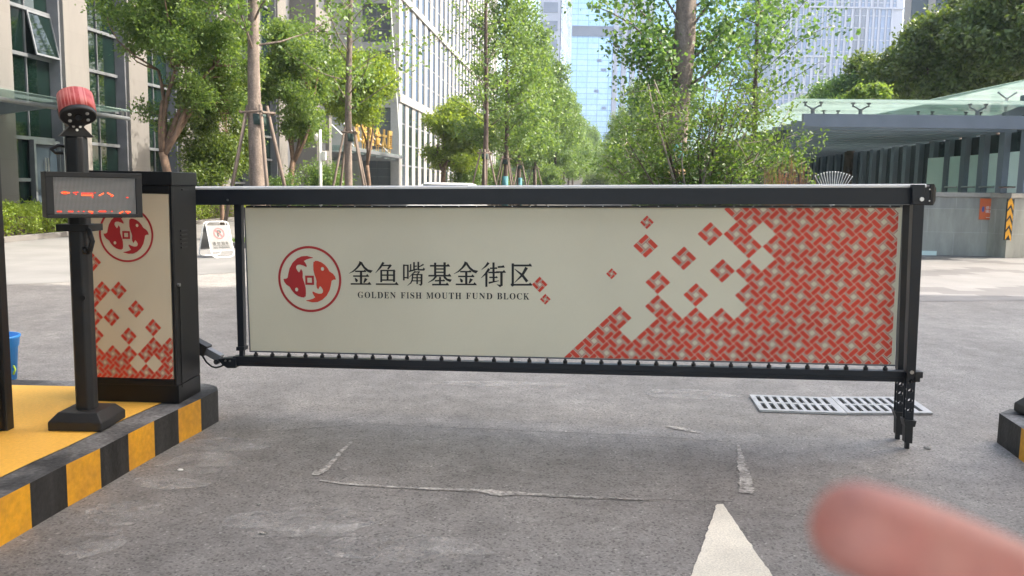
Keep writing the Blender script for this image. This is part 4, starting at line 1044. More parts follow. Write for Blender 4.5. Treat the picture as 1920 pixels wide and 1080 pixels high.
for k in range(23):
    s = YS0 + k * .93; mb = MB()
    if k < 4:
        mb.box(NR + .0, NR + .02, s + .131, s + .799, kz + .11, 2.28, TA); obj('bright_pane', mb, m_mint, cn)  # pale panes paint the sunlit view through the near bays
        mb = MB(); mb.box(NR + .0, NR + .02, s + .131, s + .799, 2.281, ZBm0 - .01, TA); obj('clear_pane', mb, m_glassdark, cn)
        mb = MB(); mb.tube([av(NR - .16, s + .14, kz + .23), av(NR - .16, s + .80, kz + .23)], .022, 8); obj('rail', mb, m_steel, cn)
    else:
        mb.box(NR + .0, NR + .02, s + .131, s + .799, kz + .11, ZBm0 - .01, TA); obj('dark_pane', mb, m_mintdark, cn)
mb = MB(); mb.box(NLf - .3, NR + .13, YS0 + 21.6, YS0 + 21.8, 0, ZBm0, TA); mb.box(NLf - .45, NLf - .31, YS0 + 1, YS0 + 21.8, 0, ZBm0, TA); obj('end_wall', mb, m_mintdark, cn)  # dark walls added to stand for the unlit depth of the ramp
mb = MB(); mb.box(NR - .05, NR + .05, YS0 + .2, YS0 + 21.5, ZBm1 - .079, ZBm1 + .02, TA); obj('side_beam', mb, m_slate, cn)
for k in range(6):
    s = YS0 - .25 + k * 3.6
    mb = MB(); TG = lambda n, ss, z: av(n, ss, z + (ss - YS0) * .0)
    mb.box(NLf - .5, NR + .55, s, s + 3.58, 3.24, 3.255, TG); obj('roof_glass', mb, mint, cn)
def spider(n, s, z0, z1, w):
    mb = MB(); mb.tube([av(n, s, z0), av(n, s, z0 + (z1 - z0) * .45)], .04, 8)
    for d in (-1, 1):
        mb.tube([av(n, s, z0 + (z1 - z0) * .40), av(n + d * w, s, z0 + (z1 - z0) * .72)], [.022, .014], 6)
        mb.tube([av(n + d * w, s, z0 + (z1 - z0) * .62), av(n + d * w, s, z1 - .02)], .018, 6); mb.tube([av(n + d * w, s, z1 - .045), av(n + d * w, s, z1 - .015)], .045, 8)
    obj('spider_fitting', mb, m_mullion, cn)
for n, s in ((NLf - .1, YS0), (NLf + .9, YS0 + .1), (NLf + .8, YS0 + 1.9), (NR - 1.05, YS0 + .1), (NR - 1.4, YS0 + 1.9), (NR - 1.75, YS0 + 3.7), (NR - .35, YS0 + 1.9), (NR - .3, YS0 + 3.7)): spider(n, s, ZBm1 - .02, 3.235, .16)
# side bay rising to the right
TQ = lambda a, b, c: V((a, b, c))
sb = thing('entrance_bay', 'raised glass roofed bay at the right end of the canopy', 'canopy', V((11.5, 18.6, kz)))
for x in (11.05, 13.2):
    mb = MB(); mb.box(x - .14, x + .14, 18.55, 18.83, kz + .1, 3.5 + (x - 11.05) * .1, TQ); obj('column', mb, M('dark blue grey steel', (.085, .10, .135), .45) if x < 12 else m_slate, sb, bev=.006)  # front column of the bay is a darker blue grey
for y in (18.62, 21.5):
    mb = MB(); mb.loft([[V((10.5, y, 2.95)), V((10.5, y + .12, 2.95)), V((10.5, y + .12, 3.12)), V((10.5, y, 3.12))], [V((11.05, y, 3.12)), V((11.05, y + .12, 3.12)), V((11.05, y + .12, 3.33)), V((11.05, y, 3.33))], [V((13.6, y, 3.6)), V((13.6, y + .12, 3.6)), V((13.6, y + .12, 3.8)), V((13.6, y, 3.8))]])
    obj('sloped_beam', mb, m_slate, sb)
mb = MB(); mb.add([V((8.7, 18.5, 3.262)), V((10.95, 18.3, 3.83)), V((10.95, 23, 3.83)), V((8.7, 23, 3.262))], [(0, 1, 2, 3)]); mb.add([V((10.96, 18.3, 3.84)), V((14, 18.3, 3.84)), V((14, 23, 3.84)), V((10.96, 23, 3.84))], [(0, 1, 2, 3)])
rg = obj('roof_glass', mb, mint, sb); md = rg.modifiers.new('solid', 'SOLIDIFY'); md.thickness = .02
mb = MB()
for x, n in ((10.55, 3.25), (11.2, 3.36), (12.6, 3.5)):
    mb.tube([V((x, 18.7, n - .1)), V((x, 18.7, n + .16))], .035, 8); mb.tube([V((x - .2, 18.7, n + .3)), V((x, 18.7, n + .16)), V((x + .2, 18.7, n + .3))], .02, 6)
obj('spider_fitting', mb, m_steel, sb)
mb = MB(); mb.box(10.78, 10.9, 18.9, 22.5, kz + .11, 2.28, TQ); obj('bright_pane', mb, m_mint, sb)
mb = MB(); mb.box(11.2, 13.05, 18.66, 18.69, kz + .11, 2.28, TQ); obj('bright_pane', mb, m_mint, sb)
mb = MB(); mb.box(11.2, 13.05, 18.66, 18.69, 2.281, 3.1, TQ); obj('clear_pane', mb, m_glassdark, sb)
# ================================================================== trees
tr = random.Random(11)
def rv(r): return V((rng.normal() * r, rng.normal() * r, rng.normal() * r))
def limb(mb, a, b, r0, r1, bend=.12, n=7, k=4, mi=0):
    L = (b - a).length; m = rv(bend * L * .5); pts, rs = [], []
    for i in range(k + 1):
        t = i / k; pts.append(a.lerp(b, t) + m * math.sin(math.pi * t)); rs.append(r0 + (r1 - r0) * t)
    mb.tube(pts, rs, n, mi); return pts
def crown_tree(name, label, cat, base, forks, clumps, leaf, size, n_sprig, per, spread, bark, r0, fork_z, group=None, upbias=.3, wid=.5, wrap=None, trunk_bend=.05):
    """base: world point; forks: list of (direction end points, local); clumps: list of (x,y,z,r) local"""
    t = thing(name, label, cat, base, group)
    mb = MB(); f = V((0, 0, fork_z)) + V((rng.normal() * .04, rng.normal() * .04, 0))
    limb(mb, V((0, 0, -.02)), f, r0, r0 * .8, trunk_bend, 9)
    ends = []
    for e in forks:
        e = V(e); p = limb(mb, f - V((0, 0, r0)), e, r0 * .62, r0 * .28, .13, 7, 5); ends.append((e, p))
    for c in clumps:
        c3 = V(c[:3]); bp = min((q for e, p in ends for q in p[2:]), key=lambda q: (q - c3).length + max(0, q.z - c3.z) * 1.5) if ends else f
        limb(mb, bp, c3, r0 * .22, r0 * .06, .15, 5, 4)
    obj('trunk', mb, bark, t, smooth=True, local=True)
    C = np.array([c[:3] for c in clumps]); R = np.array([c[3] for c in clumps]); wgt = R ** 2.2; wgt /= wgt.sum()
    idx = rng.choice(len(C), n_sprig, p=wgt); d = unit(n_sprig); d[:, 2] *= .72
    rad = R[idx] * rng.uniform(.12, 1, n_sprig) ** .5 * rng.uniform(.6, 1.45, n_sprig)
    S = C[idx] + d * rad[:, None]
    P = sprigs(S, per, spread)
    obj('crown', leafmesh(P, size, upbias, wid), leaf, t, local=True)
    return t
def clumps_in(cx, cy, cz, rx, ry, rz, n, r0, r1, shell=.5):
    out = []
    for _ in range(n):
        d = unit(1)[0]; q = rng.uniform(shell, 1.0); out.append((cx + d[0] * rx * q, cy + d[1] * ry * q, cz + d[2] * rz * q, rng.uniform(r0, r1)))
    return out
def staked(t, H, h0, Lmax, r, leaf, bark, size, dens, per=7, spread=.09, asc=.6, lean=0.):
    """straight trunk with tiers of slim ascending branches (street ginkgo), built at the origin"""
    mb = MB(); pts, rs = [], []
    ph = rng.uniform(0, 6)
    for i in range(15):
        z = H * i / 14; pts.append(V((math.sin(z * .5 + ph) * .05 + lean * z, math.cos(z * .43 + ph) * .05, z - .02))); rs.append(max(.012, r * (1 - .82 * (i / 14) ** 1.1)) * (1.12 if i == 0 else 1))
    mb.tube(pts, rs, 10)
    S = []; z = h0; az = rng.uniform(0, 6)
    while z < H - .2:
        f = (z - h0) / (H - h0); L = Lmax * (1 - f) ** .75 * rng.uniform(.65, 1.2) + .25; az += 2.4 + rng.normal() * .3
        k = min(13, int(z / H * 14)); tt = z / H * 14 - k; a = pts[k].lerp(pts[k + 1], tt)
        e = a + V((math.cos(az) * L, math.sin(az) * L, L * asc * rng.uniform(.5, 1.4)))
        p = limb(mb, a, e, max(.010, r * .16), .006, .14, 5, 4)
        nb = max(3, int(L * dens))
        for q in range(nb):
            u = rng.uniform(.18, 1.05); kk = min(3, int(u * 4)); pos = p[kk].lerp(p[kk + 1], u * 4 - kk)
            S.append(tuple(pos + rv(.13 + .10 * u)))
        z += rng.uniform(.16, .34) * max(.6, H / 12)
    obj('trunk', mb, bark, t, smooth=True, local=True)
    P = sprigs(np.array(S), per, spread)
    obj('crown', leafmesh(P, size, .35, .75), leaf, t, local=True)
    return t
def stakes(base, tie_z, foot, label, n=4, r=.035, grp='wooden tripod tree stakes', rot=.4, rt=.15):
    t = thing('tree_stakes', label, 'tree stakes', base, grp)
    for k in range(n):
        q = rot + k * 2 * math.pi / n + rng.normal() * .12; mb = MB(); c, s = math.cos(q), math.sin(q)
        mb.tube([V((c * foot, s * foot, -.02)), V((c * (rt + .03), s * (rt + .03), tie_z + .18))], [r * 1.05, r * .9], 7); obj('stake', mb, m_stake, t, smooth=True, local=True)
    mb = MB()
    for k in range(n):
        q = rot + k * 2 * math.pi / n; q2 = rot + (k + 1) * 2 * math.pi / n; rr = rt + .09
        mb.tube([V((math.cos(q) * rr * 1.5, math.sin(q) * rr * 1.5, tie_z)), V((math.cos(q2) * rr * 1.5, math.sin(q2) * rr * 1.5, tie_z + .03))], .026, 6)
    obj('tie_bar', mb, m_stake, t, local=True)
    mb = MB(); mb.tube([V((0, 0, tie_z - .26)), V((0, 0, tie_z - .02))], [rt + .012] * 2, 12); obj('tie_band', mb, m_tie, t, smooth=True, local=True)
    return t
def gpt(u, Y): p = at(u, HZ, Y); return V((p.x, p.y, 0))
def zz(v, u, Y): return at(u, v, Y).z

# left row, near to far: two tall staked trunks
g20 = thing('street_tree', 'thick pale trunked staked tree left of the advert panel, nearest of the left row', 'tree', gpt(485, 20), 'staked street trees of the avenue')
staked(g20, 11, 4.3, 1.9, .185, m_lf_gink, m_bark, .105, 12, 7, .10, lean=-.004)
stakes(gpt(485, 20), 2.92, .85, 'wooden stakes tied round the nearest thick pale trunk', 4, .045, rot=.55, rt=.18)
g27 = thing('street_tree', 'staked tree with bright yellow green low sprays before the gold letters', 'tree', gpt(656, 27), 'staked street trees of the avenue')
staked(g27, 11.5, 3.6, 2.2, .135, m_lf_gink, m_bark, .11, 13, 7, .11, lean=.002)
stakes(gpt(656, 27), 2.92, .85, 'wooden stakes tied round the trunk before the gold letters', 4, .042, rot=.9, rt=.12)
# second group, further down the avenue
p41 = thing('street_tree', 'slim dark trunked tree with sparse open branches in front of the narrow windows', 'tree', gpt(908, 41), 'staked street trees of the avenue')
staked(p41, 14.5, 4.0, 2.5, .15, m_lf_gink, m_barkdark, .13, 8, 7, .13)
stakes(gpt(908, 41), 2.9, .9, 'wooden stakes round the slim dark trunk nearest the white car', 4, .045, rot=.2, rt=.14)
p46 = thing('street_tree', 'leafy tree just right of the slim dark open tree, trunk wrapped teal at the foot', 'tree', gpt(947, 46), 'staked street trees of the avenue')
staked(p46, 13.5, 2.8, 2.3, .15, m_lf_gink, m_barkdark, .16, 30, 8, .18)
mb = MB(); mb.tube([V((0, 0, 0)), V((0, 0, 1.9))], [.185, .165], 12); obj('trunk_wrap', mb, m_teal, p46, smooth=True, local=True)
stakes(gpt(947, 46), 2.8, .9, 'wooden stakes round the teal wrapped trunk nearest the slim dark tree', 4, .045, rot=.5, rt=.15)
p57 = dup(p46, gpt(974, 57), 2.1, 1.02, 'second teal wrapped leafy tree down the left row', 'staked street trees of the avenue')
stakes(gpt(974, 57), 2.8, .95, 'wooden stakes round the second teal wrapped trunk', 4, .05, rot=.8, rt=.15)
p63 = thing('street_tree', 'bushy brown trunked tree after the two teal wrapped trunks', 'tree', gpt(1002, 63), 'staked street trees of the avenue')
staked(p63, 13, 2.7, 2.5, .15, m_lf_gink, m_barkdark, .20, 28, 8, .2)
stakes(gpt(1002, 63), 2.7, .95, 'dense wooden stakes round the bushy brown trunk', 4, .05, rot=.2, rt=.15)
for u, Y, rz, s_ in ((1040, 80, .5, 1.0), (1056, 95, 1.9, .97), (1066, 108, 3.1, 1.0), (1074, 124, 4.2, .98), (1082, 142, 5.3, 1.0), (1098, 150, .9, .95), (1112, 165, 2.2, 1.0)):
    dup(p63, gpt(u, Y), rz, s_, 'far pale green avenue tree in the hazy line towards the blue glass tower', 'far avenue trees')
for u, Y, rz, s_ in ((1150, 130, .5, .95), (1165, 105, 1.9, .85), (1190, 85, 3.1, .9), (1225, 68, 4.2, .8), (1265, 52, 5.2, .8)):
    dup(p63, gpt(u, Y), rz, s_, 'far tree seen through the wide shrub on the right of the avenue', 'far trees behind the wide shrub')

# camphor trees before the granite block
m_lf_yel = leafmat('young yellow green leaves', (.06, .125, .02), (.19, .27, .05), .55)
m_lf_bush = leafmat('deep green bush leaves', (.028, .068, .016), (.11, .165, .036), .42)
def camphor(label, u, Y, fork_v, forks, cl, n_sprig, size, r0, mat=None, per=8, spread=.10, bark=None, name='camphor_tree'):
    b = gpt(u, Y); k = Y / F_PX
    F = [((fu - u) * k, fy, zz(fv, fu, Y)) for fu, fv, fy in forks]
    C = [((cu - u) * k, cyy, zz(cv, cu, Y), cr * k) for cu, cv, cr, cyy in cl]
    return crown_tree(name, label, 'tree', b, F, C, mat or m_lf_cam, size, n_sprig, per, spread, bark or m_bark, r0, zz(fork_v, u, Y))
ry = lambda s=.8: rng.normal() * s
def cl_px(cu, cv, ru, rv_, n, r0, r1, dy=.9):
    out = []
    for _ in range(n):
        q = rng.uniform(0, 2 * math.pi); f = math.sqrt(rng.uniform(0, 1)); out.append((cu + ru * f * math.cos(q), cv + rv_ * f * math.sin(q), rng.uniform(r0, r1), ry(dy)))
    return out
camphor('tall camphor tree with several brown stems before the granite columns', 312, 21, 285,
        [(300, 130, .1), (318, 190, -.3), (352, 90, .0), (398, 120, .3), (360, 190, .4), (330, 60, .5)],
        cl_px(350, 40, 105, 75, 34, 20, 36) + cl_px(415, 120, 55, 75, 14, 16, 30) + [(255, 95, 16, -.2), (275, 205, 20, .1), (305, 225, 16, .0), (290, 60, 28, .2), (330, 150, 22, .4), (368, 160, 26, .3)] + cl_px(360, -60, 110, 50, 14, 26, 40), 6800, .085, .12, None, 8, .11, m_barkred)
camphor('low dense bush tree growing behind the cabinet beside the camphor stems', 415, 23, 330, [(400, 270, .2), (430, 250, .0), (420, 210, .3)],
        cl_px(410, 250, 48, 62, 24, 16, 28) + cl_px(440, 180, 35, 50, 12, 16, 26) + cl_px(405, 310, 40, 24, 10, 14, 22), 5600, .085, .06, m_lf_bush, 8, .11, m_barkred)
camphor('round yellow green camphor tree with a forked trunk right of the pale staked trunk', 548, 30, 300, [(528, 230, .0), (560, 240, .2), (548, 190, .3), (585, 200, 0)],
        cl_px(552, 130, 66, 64, 44, 11, 22) + cl_px(565, 225, 40, 34, 18, 8, 15), 6000, .105, .12, None, 8, .13, m_barkred)
camphor('light green camphor tree behind the trunk before the gold letters', 690, 38, 310, [(670, 220, 0), (700, 200, .3), (690, 160, .2)],
        cl_px(672, 160, 55, 60, 26, 15, 26) + cl_px(620, 150, 24, 60, 8, 12, 22), 4400, .135, .10, m_lf_yel, 8, .17, m_barkred)
camphor('bushy light green camphor tree by the grey tower foot, above the white car', 832, 50, 318, [(820, 270, 0), (845, 265, .3), (835, 240, .2)],
        cl_px(850, 256, 58, 60, 54, 8, 15), 5200, .16, .17, m_lf_yel, 8, .2, m_barkred)
# clipped shrubs at the building foot
def bush(label, u, Y, v_top, half, mat, n, size, name='shrub'):
    b = gpt(u, Y); k = Y / F_PX; h_ = zz(v_top, u, Y)
    cl = clumps_in(0, 0, h_ * .5, half * k * .8, half * k * .7, h_ * .45, 12, .22 * h_, .34 * h_, .3)
    return crown_tree(name, label, 'shrub', b, [((rng.normal() * .2), (rng.normal() * .2), h_ * .6) for _ in range(3)], cl, mat, size, n, 7, .08, m_barkdark, .04, .25)
bush('pale green shrub around the foot of the white camera pole', 612, 34, 288, 45, m_lf_shrub, 1500, .10)
bush('small shrub at the granite block foot left of the white camera pole', 532, 29, 326, 26, m_lf_shrub, 700, .08)
bush('dull green shrub between the bushy camphor and the slim dark trunk', 880, 52, 300, 30, m_lf_shrub, 1300, .13)
bush('shrub under the second teal wrapped trunk', 930, 60, 305, 30, m_lf_cam, 1300, .15)
bush('yellowish drooping shrub beyond the left row trunks', 1020, 72, 290, 24, m_lf_cam, 1300, .17)
bush('dark rounded shrub at the far end of the avenue', 1118, 100, 322, 38, m_lf_dark, 1200, .2)

# right: the big wrapped trunk, the wide shrub, slim dark tree, evergreens
b16 = gpt(1268, 17); k16 = 17 / F_PX
t16 = thing('plane_tree', 'thick grey trunk right of centre with blue green leaves and teal wrapped foot', 'tree', b16)
mb = MB(); mb.tube([V((-.06, 0, -.02)), V((-.05, 0, 1.2)), V((-.02, 0, 2.6)), V((.05, .02, 4.2)), V((.06, 0, 7.5))], [.20, .19, .20, .205, .15], 14)
S = []
def spray(pts_px, dens, jit=.13, r=.03):
    P3 = [V(((u - 1268) * k16, d, zz(v, u, 17))) for u, v, d in pts_px]
    mb.tube(P3, [max(.006, r * (1 - .8 * i / (len(P3) - 1))) for i in range(len(P3))], 5)
    for a, b in zip(P3, P3[1:]):
        for _ in range(max(2, int((b - a).length * dens))): S.append(tuple(a.lerp(b, rng.uniform()) + rv(jit)))
for pt in ([(1262, 130, 0), (1215, 95, -.3), (1170, 55, -.5), (1130, 35, -.6), (1098, 22, -.6)], [(1260, 90, 0), (1225, 50, .2), (1185, 5, .3), (1150, -30, .3)], [(1262, 170, 0), (1220, 150, -.2), (1180, 110, -.3), (1130, 85, -.4)],
           [(1276, 120, 0), (1320, 80, .2), (1360, 40, .3), (1400, 20, .4), (1430, 10, .4)], [(1278, 60, 0), (1310, 10, -.3), (1340, -40, -.4)], [(1276, 165, 0), (1320, 135, -.3), (1350, 100, -.4), (1385, 85, -.4)], [(1262, 40, 0), (1230, -10, 0), (1200, -50, 0)],
           [(1262, 190, 0), (1210, 185, .3), (1170, 165, .4)], [(1276, 95, 0), (1300, 60, .5), (1325, 40, .8)], [(1262, 110, 0), (1240, 60, .6), (1215, 20, .9)], [(1262, 150, 0), (1235, 115, -.7), (1205, 85, -1.)], [(1276, 20, 0), (1330, -20, .4), (1400, -50, .6)]):
    spray(pt, 38, .15)
for pt in ([(1235, 115, -.3), (1240, 160, -.4), (1225, 190, -.4)], [(1320, 80, .2), (1330, 120, .2), (1345, 150, .2)], [(1215, 95, -.3), (1190, 120, -.4), (1160, 135, -.4)], [(1360, 40, .3), (1380, 75, .3)]):
    spray(pt, 40, .13, .015)
obj('trunk', mb, m_bark, t16, smooth=True, local=True)
S = [q for q in S if not (q[1] < .25 and abs(q[0]) < .34 and q[2] > 3.4 and rng.uniform() < .93)]
obj('crown', leafmesh(sprigs(np.array(S), 9, .10), .085, .35, .8), m_lf_big, t16, local=True)
mb = MB(); mb.tube([V((-.06, 0, .2)), V((-.055, 0, 1.42)), V((-.055, 0, 1.52))], [.215, .212, .225], 14); mb.tube([V((-.05, 0, 1.76)), V((-.05, 0, 2.25))], [.212, .207], 14); obj('trunk_wrap', mb, m_teal, t16, smooth=True, local=True)
mb = MB(); mb.tube([V((-.055, 0, 1.525)), V((-.055, 0, 1.755))], [.222, .222], 14); obj('rope_wrap', mb, m_burlap, t16, smooth=True, local=True)

sh = thing('multi_stem_shrub', 'wide many stemmed shrub spreading in front of the thick grey trunk', 'shrub', gpt(1300, 14.3)); kS = 14.3 / F_PX
mb = MB(); S = []; tw = []
for k in range(34):
    q = rng.uniform(0, 2 * math.pi); sp = rng.uniform(.15, 1) ** .7; H = 3.3 * (1 - .45 * sp ** 2) * rng.uniform(.8, 1.08)
    e = V((math.cos(q) * sp * 1.62, math.sin(q) * sp * 1.1, H)); m = V((e.x * .28, e.y * .28, H * .5)); b = V((math.cos(q) * .16, math.sin(q) * .16, 0))
    r = rng.uniform(.020, .040); pts = []
    for i in range(7):
        t = i / 6; pts.append(b * (1 - t) ** 2 + m * 2 * t * (1 - t) + e * t ** 2 + rv(.025))
    mb.tube(pts, [r * (1 - .75 * i / 6) for i in range(7)], 6, int(rng.uniform() < .35))
    for j in range(9):
        i = rng.integers(2, 6); a = pts[i].lerp(pts[i + 1], rng.uniform()); d = V((rng.normal(), rng.normal(), rng.normal() * .45 + .15)).normalized(); L = rng.uniform(.3, .75)
        o_ = V((e.x, e.y, 0)); o_ = o_.normalized() * .4; d = (d + o_).normalized(); c = a + d * L
        limb(mb, a, c, .009, .003, .12, 4, 3, int(rng.uniform() < .5))
        for _ in range(8): S.append(tuple(a.lerp(c, rng.uniform(.3, 1.1)) + rv(.08)))
for tgt in ((1508, 262, -.2), (1495, 250, .0), (1480, 200, .2), (1470, 285, -.3), (1150, 270, -.2), (1130, 300, .1), (1145, 210, .2), (1440, 160, .2), (1500, 300, -.2)):
    c = V(((tgt[0] - 1300) * kS, tgt[2], zz(tgt[1], tgt[0], 14.3))); a = V((c.x * .35, c.y * .4, 1.2 + .2 * rng.normal()))
    p = limb(mb, a, c, .016, .004, .16, 5, 5, 1)
    for _ in range(26):
        u = rng.uniform(.35, 1.02); kk = min(4, int(u * 5)); S.append(tuple(p[kk].lerp(p[kk + 1], u * 5 - kk) + rv(.09)))
obj('stem', mb, [m_barkdark, m_barkpale], sh, smooth=True, local=True)
obj('foliage', leafmesh(sprigs(np.array(S), 8, .06), .062, .3, .55), m_lf_shrub, sh, local=True)

sd = thing('slim_tree', 'slim dark branched tree between the thick grey trunk and the slatted tower', 'tree', gpt(1408, 21))
staked(sd, 9.5, 3.0, 1.5, .075, m_lf_big, m_barkdark, .11, 17, 8, .13, asc=1.2)
def evergreen(label, u, Y, cu, cv, ru, rv_, n, r0, r1, ns, size, mat=None, name='evergreen_tree', spread=.2):
    return camphor(label, u, Y, cv + rv_ * .9, [(u - ru * .4, cv + rv_ * .2, 0), (u + ru * .4, cv, .5), (u, cv - rv_ * .3, -.4)], cl_px(cu, cv, ru, rv_, n, r0, r1, 1.3), ns, size, .2, mat or m_lf_dark, 8, spread, m_barkdark, name)
evergreen('largest dark evergreen tree above the right end of the glass canopy', 1860, 30, 1878, 62, 78, 110, 40, 14, 34, 8200, .16)
evergreen('big dark evergreen tree behind the canopy, middle of the dark clump', 1745, 32, 1742, 112, 52, 72, 30, 12, 28, 5600, .17)
evergreen('dark evergreen tree at the left edge of the dark clump', 1650, 35, 1650, 148, 40, 50, 24, 10, 22, 3800, .17)
evergreen('tall olive evergreen tree rising between the two dark crowns behind the canopy', 1795, 40, 1800, 40, 34, 70, 18, 12, 26, 3200, .2, m_lf_bush)
evergreen('low blue green tree peeping over the canopy roof before the slatted tower', 1555, 38, 1550, 182, 38, 26, 16, 13, 22, 2200, .15, m_lf_big)
evergreen('small yellow green sapling over the canopy roof', 1595, 29, 1600, 186, 34, 12, 14, 5, 10, 800, .12, m_lf_cam, 'young_tree', .09)

# dry twig bush
tb = thing('dry_bush', 'dry orange brown twig bush in front of the canopy', 'bush', gpt(1474, 12.9)); mb = MB()
for k in range(120):
    q = rng.uniform(0, 6.28); sp = rng.uniform(0, 1) ** .6; H = rng.uniform(1.45, 1.98) * (1 - .12 * sp); e = V((math.cos(q) * sp * .42, math.sin(q) * sp * .3, H)); b = V((math.cos(q) * .1, math.sin(q) * .1, 0))
    limb(mb, b, e, .0055, .0025, .06, 4, 4)
obj('twigs', mb, m_twig, tb, local=True)
# white rod fan
fb = gpt(1562, 17.2); fz = zz(362, 1562, 17.2)
fn = thing('rod_fan', 'fan of thin white rods with round tips before the dark ramp', 'rod fan', fb)
mb = MB(); mb.tube([V((0, 0, -.01)), V((0, 0, fz - .12))], .05, 10); mb.tube([V((-.14, 0, fz - .14)), V((.14, 0, fz - .14))], .03, 8); obj('stem', mb, m_white, fn, local=True)
for k in range(14):
    f = (k - 6.5) / 6.5; e = V((f * .37, 0, fz + .42 - .09 * f * f)); b = V((f * .12, 0, fz - .14)); mb = MB()
    mb.tube([b, b.lerp(e, .5) + V((0, 0, .03)), e], .0055, 5); mb.tube([e - V((0, 0, .012)), e, e + V((0, 0, .012))], [.009, .014, .008], 7); obj('rod', mb, m_tiptop, fn, local=True)
# hedges
def hedge(label, n0, n1, s0, s1, h_, cnt):
    t = thing('hedge', label, 'hedge', av((n0 + n1) / 2, (s0 + s1) / 2), 'clipped hedges before the granite block')
    mb = MB(); mb.box(n0 + .12, n1 - .12, s0 + .12, s1 - .12, .1, h_ - .1, TA); obj('branches', mb, m_barkdark, t)
    a = rng.uniform(0, 1, (cnt, 3)); face = rng.integers(0, 4, cnt)
    a[face == 0, 2] = 1; a[face == 1, 2] = 1; a[face == 2, 0] = 1; a[face == 3, 1] = np.where(rng.uniform(size=(face == 3).sum()) < .7, 0, 1)
    bump = .06 * np.sin(a[:, 1] * 30 + a[:, 0] * 9) + rng.normal(size=cnt) * .04
    P = np.array([tuple(av(n0 + (n1 - n0) * x - .08 + .1 * rng.normal() * .5, s0 + (s1 - s0) * y, .1 + (h_ - .1) * z + bb) - V(t.location)) for (x, y, z), bb in zip(a, bump)])
    obj('foliage', leafmesh(sprigs(P, 4, .05), .075, .5, .5), m_lf_hedge, t, local=True)
hedge('bright clipped hedge left of the display pole', -13.4, -12.25, 15.2, 19.6, .62, 4200)
hedge('second bright clipped hedge just behind the display pole', -13.4, -12.25, 19.9, 27.5, .60, 4200)
hedge('bright clipped hedge seen between cabinet and advert panel', -13.4, -12.4, 28, 42, .62, 4200)
# far wood closing the avenue
cnt = 9000; P = np.stack([rng.uniform(-16, 40, cnt), rng.uniform(178, 190, cnt), rng.uniform(0, 1, cnt) ** .8], 1)
P[:, 2] *= 9 + 3 * np.sin(P[:, 0] * .45) + 1.5 * np.sin(P[:, 0] * 1.3)
obj('far_wood', leafmesh(sprigs(P, 3, .5), .75, .3, .7), m_lf_cam, kind='stuff')
# ================================================================== things near the entrance
# display and camera pole
pq, pr_ = gp(92.6, 811.5, ZI), gp(232.6, 782.6, ZI); pb = V(((pq.x + pr_.x) / 2, (pq.y + pr_.y) / 2, ZI)); PYc = pb.y; PT = at(152, 256, PYc - .04).z - ZI
print('POLE', pb, pr_ - pq, PT)
pole = thing('display_pole', 'dark grey steel pole with red hooded camera and small LED display', 'camera pole', pb)
L_ = lambda mb, name, mat, parent=pole, **k: obj(name, mb, mat, parent, local=True, **k)
mb = MB(); hb_, ht_ = .125, .092
mb.loft([[V((sx_ * r, sy_ * r, z)) for sx_, sy_ in ((-1, -1), (1, -1), (1, 1), (-1, 1))] for r, z in ((hb_, .004), (hb_, .045), (ht_, .085))])
L_(mb, 'base', m_pole, bev=.004)
def oct_(r, z, c=.42): return [V((a * r, b * r, z)) for a, b in ((-c, -1), (c, -1), (1, -c), (1, c), (c, 1), (-c, 1), (-1, c), (-1, -c))]
mb = MB(); mb.loft([oct_(.0425, .08, .62), oct_(.0425, PT, .62)]); col_ = L_(mb, 'column', m_pole, bev=.008)
mb = MB(); q = V((.022, -.0425, .62)); mb.tube([q, q + V((0, -.004, 0))], .014, 12); L_(mb, 'plug', m_rubber)
mb = MB(); mb.box(-.075, .075, -.07, .07, .93, .962); L_(mb, 'bracket', m_rubber, bev=.002)
mb = MB(); q = V((.058, -.03, .93)); mb.tube([V((.045, -.05, .95)), V((.075, -.065, .935)), V((.088, -.065, .885)), V((.075, -.062, .845)), V((.05, -.055, .84))], .012, 10); mb.tube([V((.062, -.058, .842)), V((.045, -.05, .842))], .019, 10)
L_(mb, 'conduit', m_rubber, smooth=True)
# display
yw = math.radians(37); ex = V((math.cos(yw), math.sin(yw), 0)); nn = V((math.sin(yw), -math.cos(yw), 0))
cD_ = at(178.5, 366, PYc - .135) - pb
DT = lambda a, b, d: cD_ + ex * a + V((0, 0, b)) + nn * d
DW, DH = .197, .101
mb = MB(); mb.prism([(-DW, -DH), (DW, -DH), (DW, DH), (-DW, DH)], -.115, -.001, DT)
for q in ([(-DW, -DH), (DW, -DH), (DW, -DH + .016), (-DW, -DH + .016)], [(-DW, DH - .022), (DW, DH - .022), (DW, DH), (-DW, DH)], [(-DW, -DH + .0161), (-DW + .03, -DH + .0161), (-DW + .03, DH - .0221), (-DW, DH - .0221)], [(DW - .026, -DH + .0161), (DW, -DH + .0161), (DW, DH - .0221), (DW - .026, DH - .0221)]):
    mb.prism(q, -.0009, .010, DT)
disp = L_(mb, 'display_housing', m_pole, bev=.002)
mled = M('led matrix', (.20, .19, .19), .5, var=.05); N, L = nodes(mled)
tc = N.new('ShaderNodeTexCoord'); uvm = N.new('ShaderNodeMapping'); L.new(tc.outputs['UV'], uvm.inputs[0]); uvm.inputs['Scale'].default_value = (64, 32, 1)
fr_ = N.new('ShaderNodeVectorMath'); fr_.operation = 'FRACTION'; L.new(uvm.outputs[0], fr_.inputs[0])
ds = N.new('ShaderNodeVectorMath'); ds.operation = 'DISTANCE'; ds.inputs[1].default_value = (.5, .5, 0); L.new(fr_.outputs[0], ds.inputs[0])
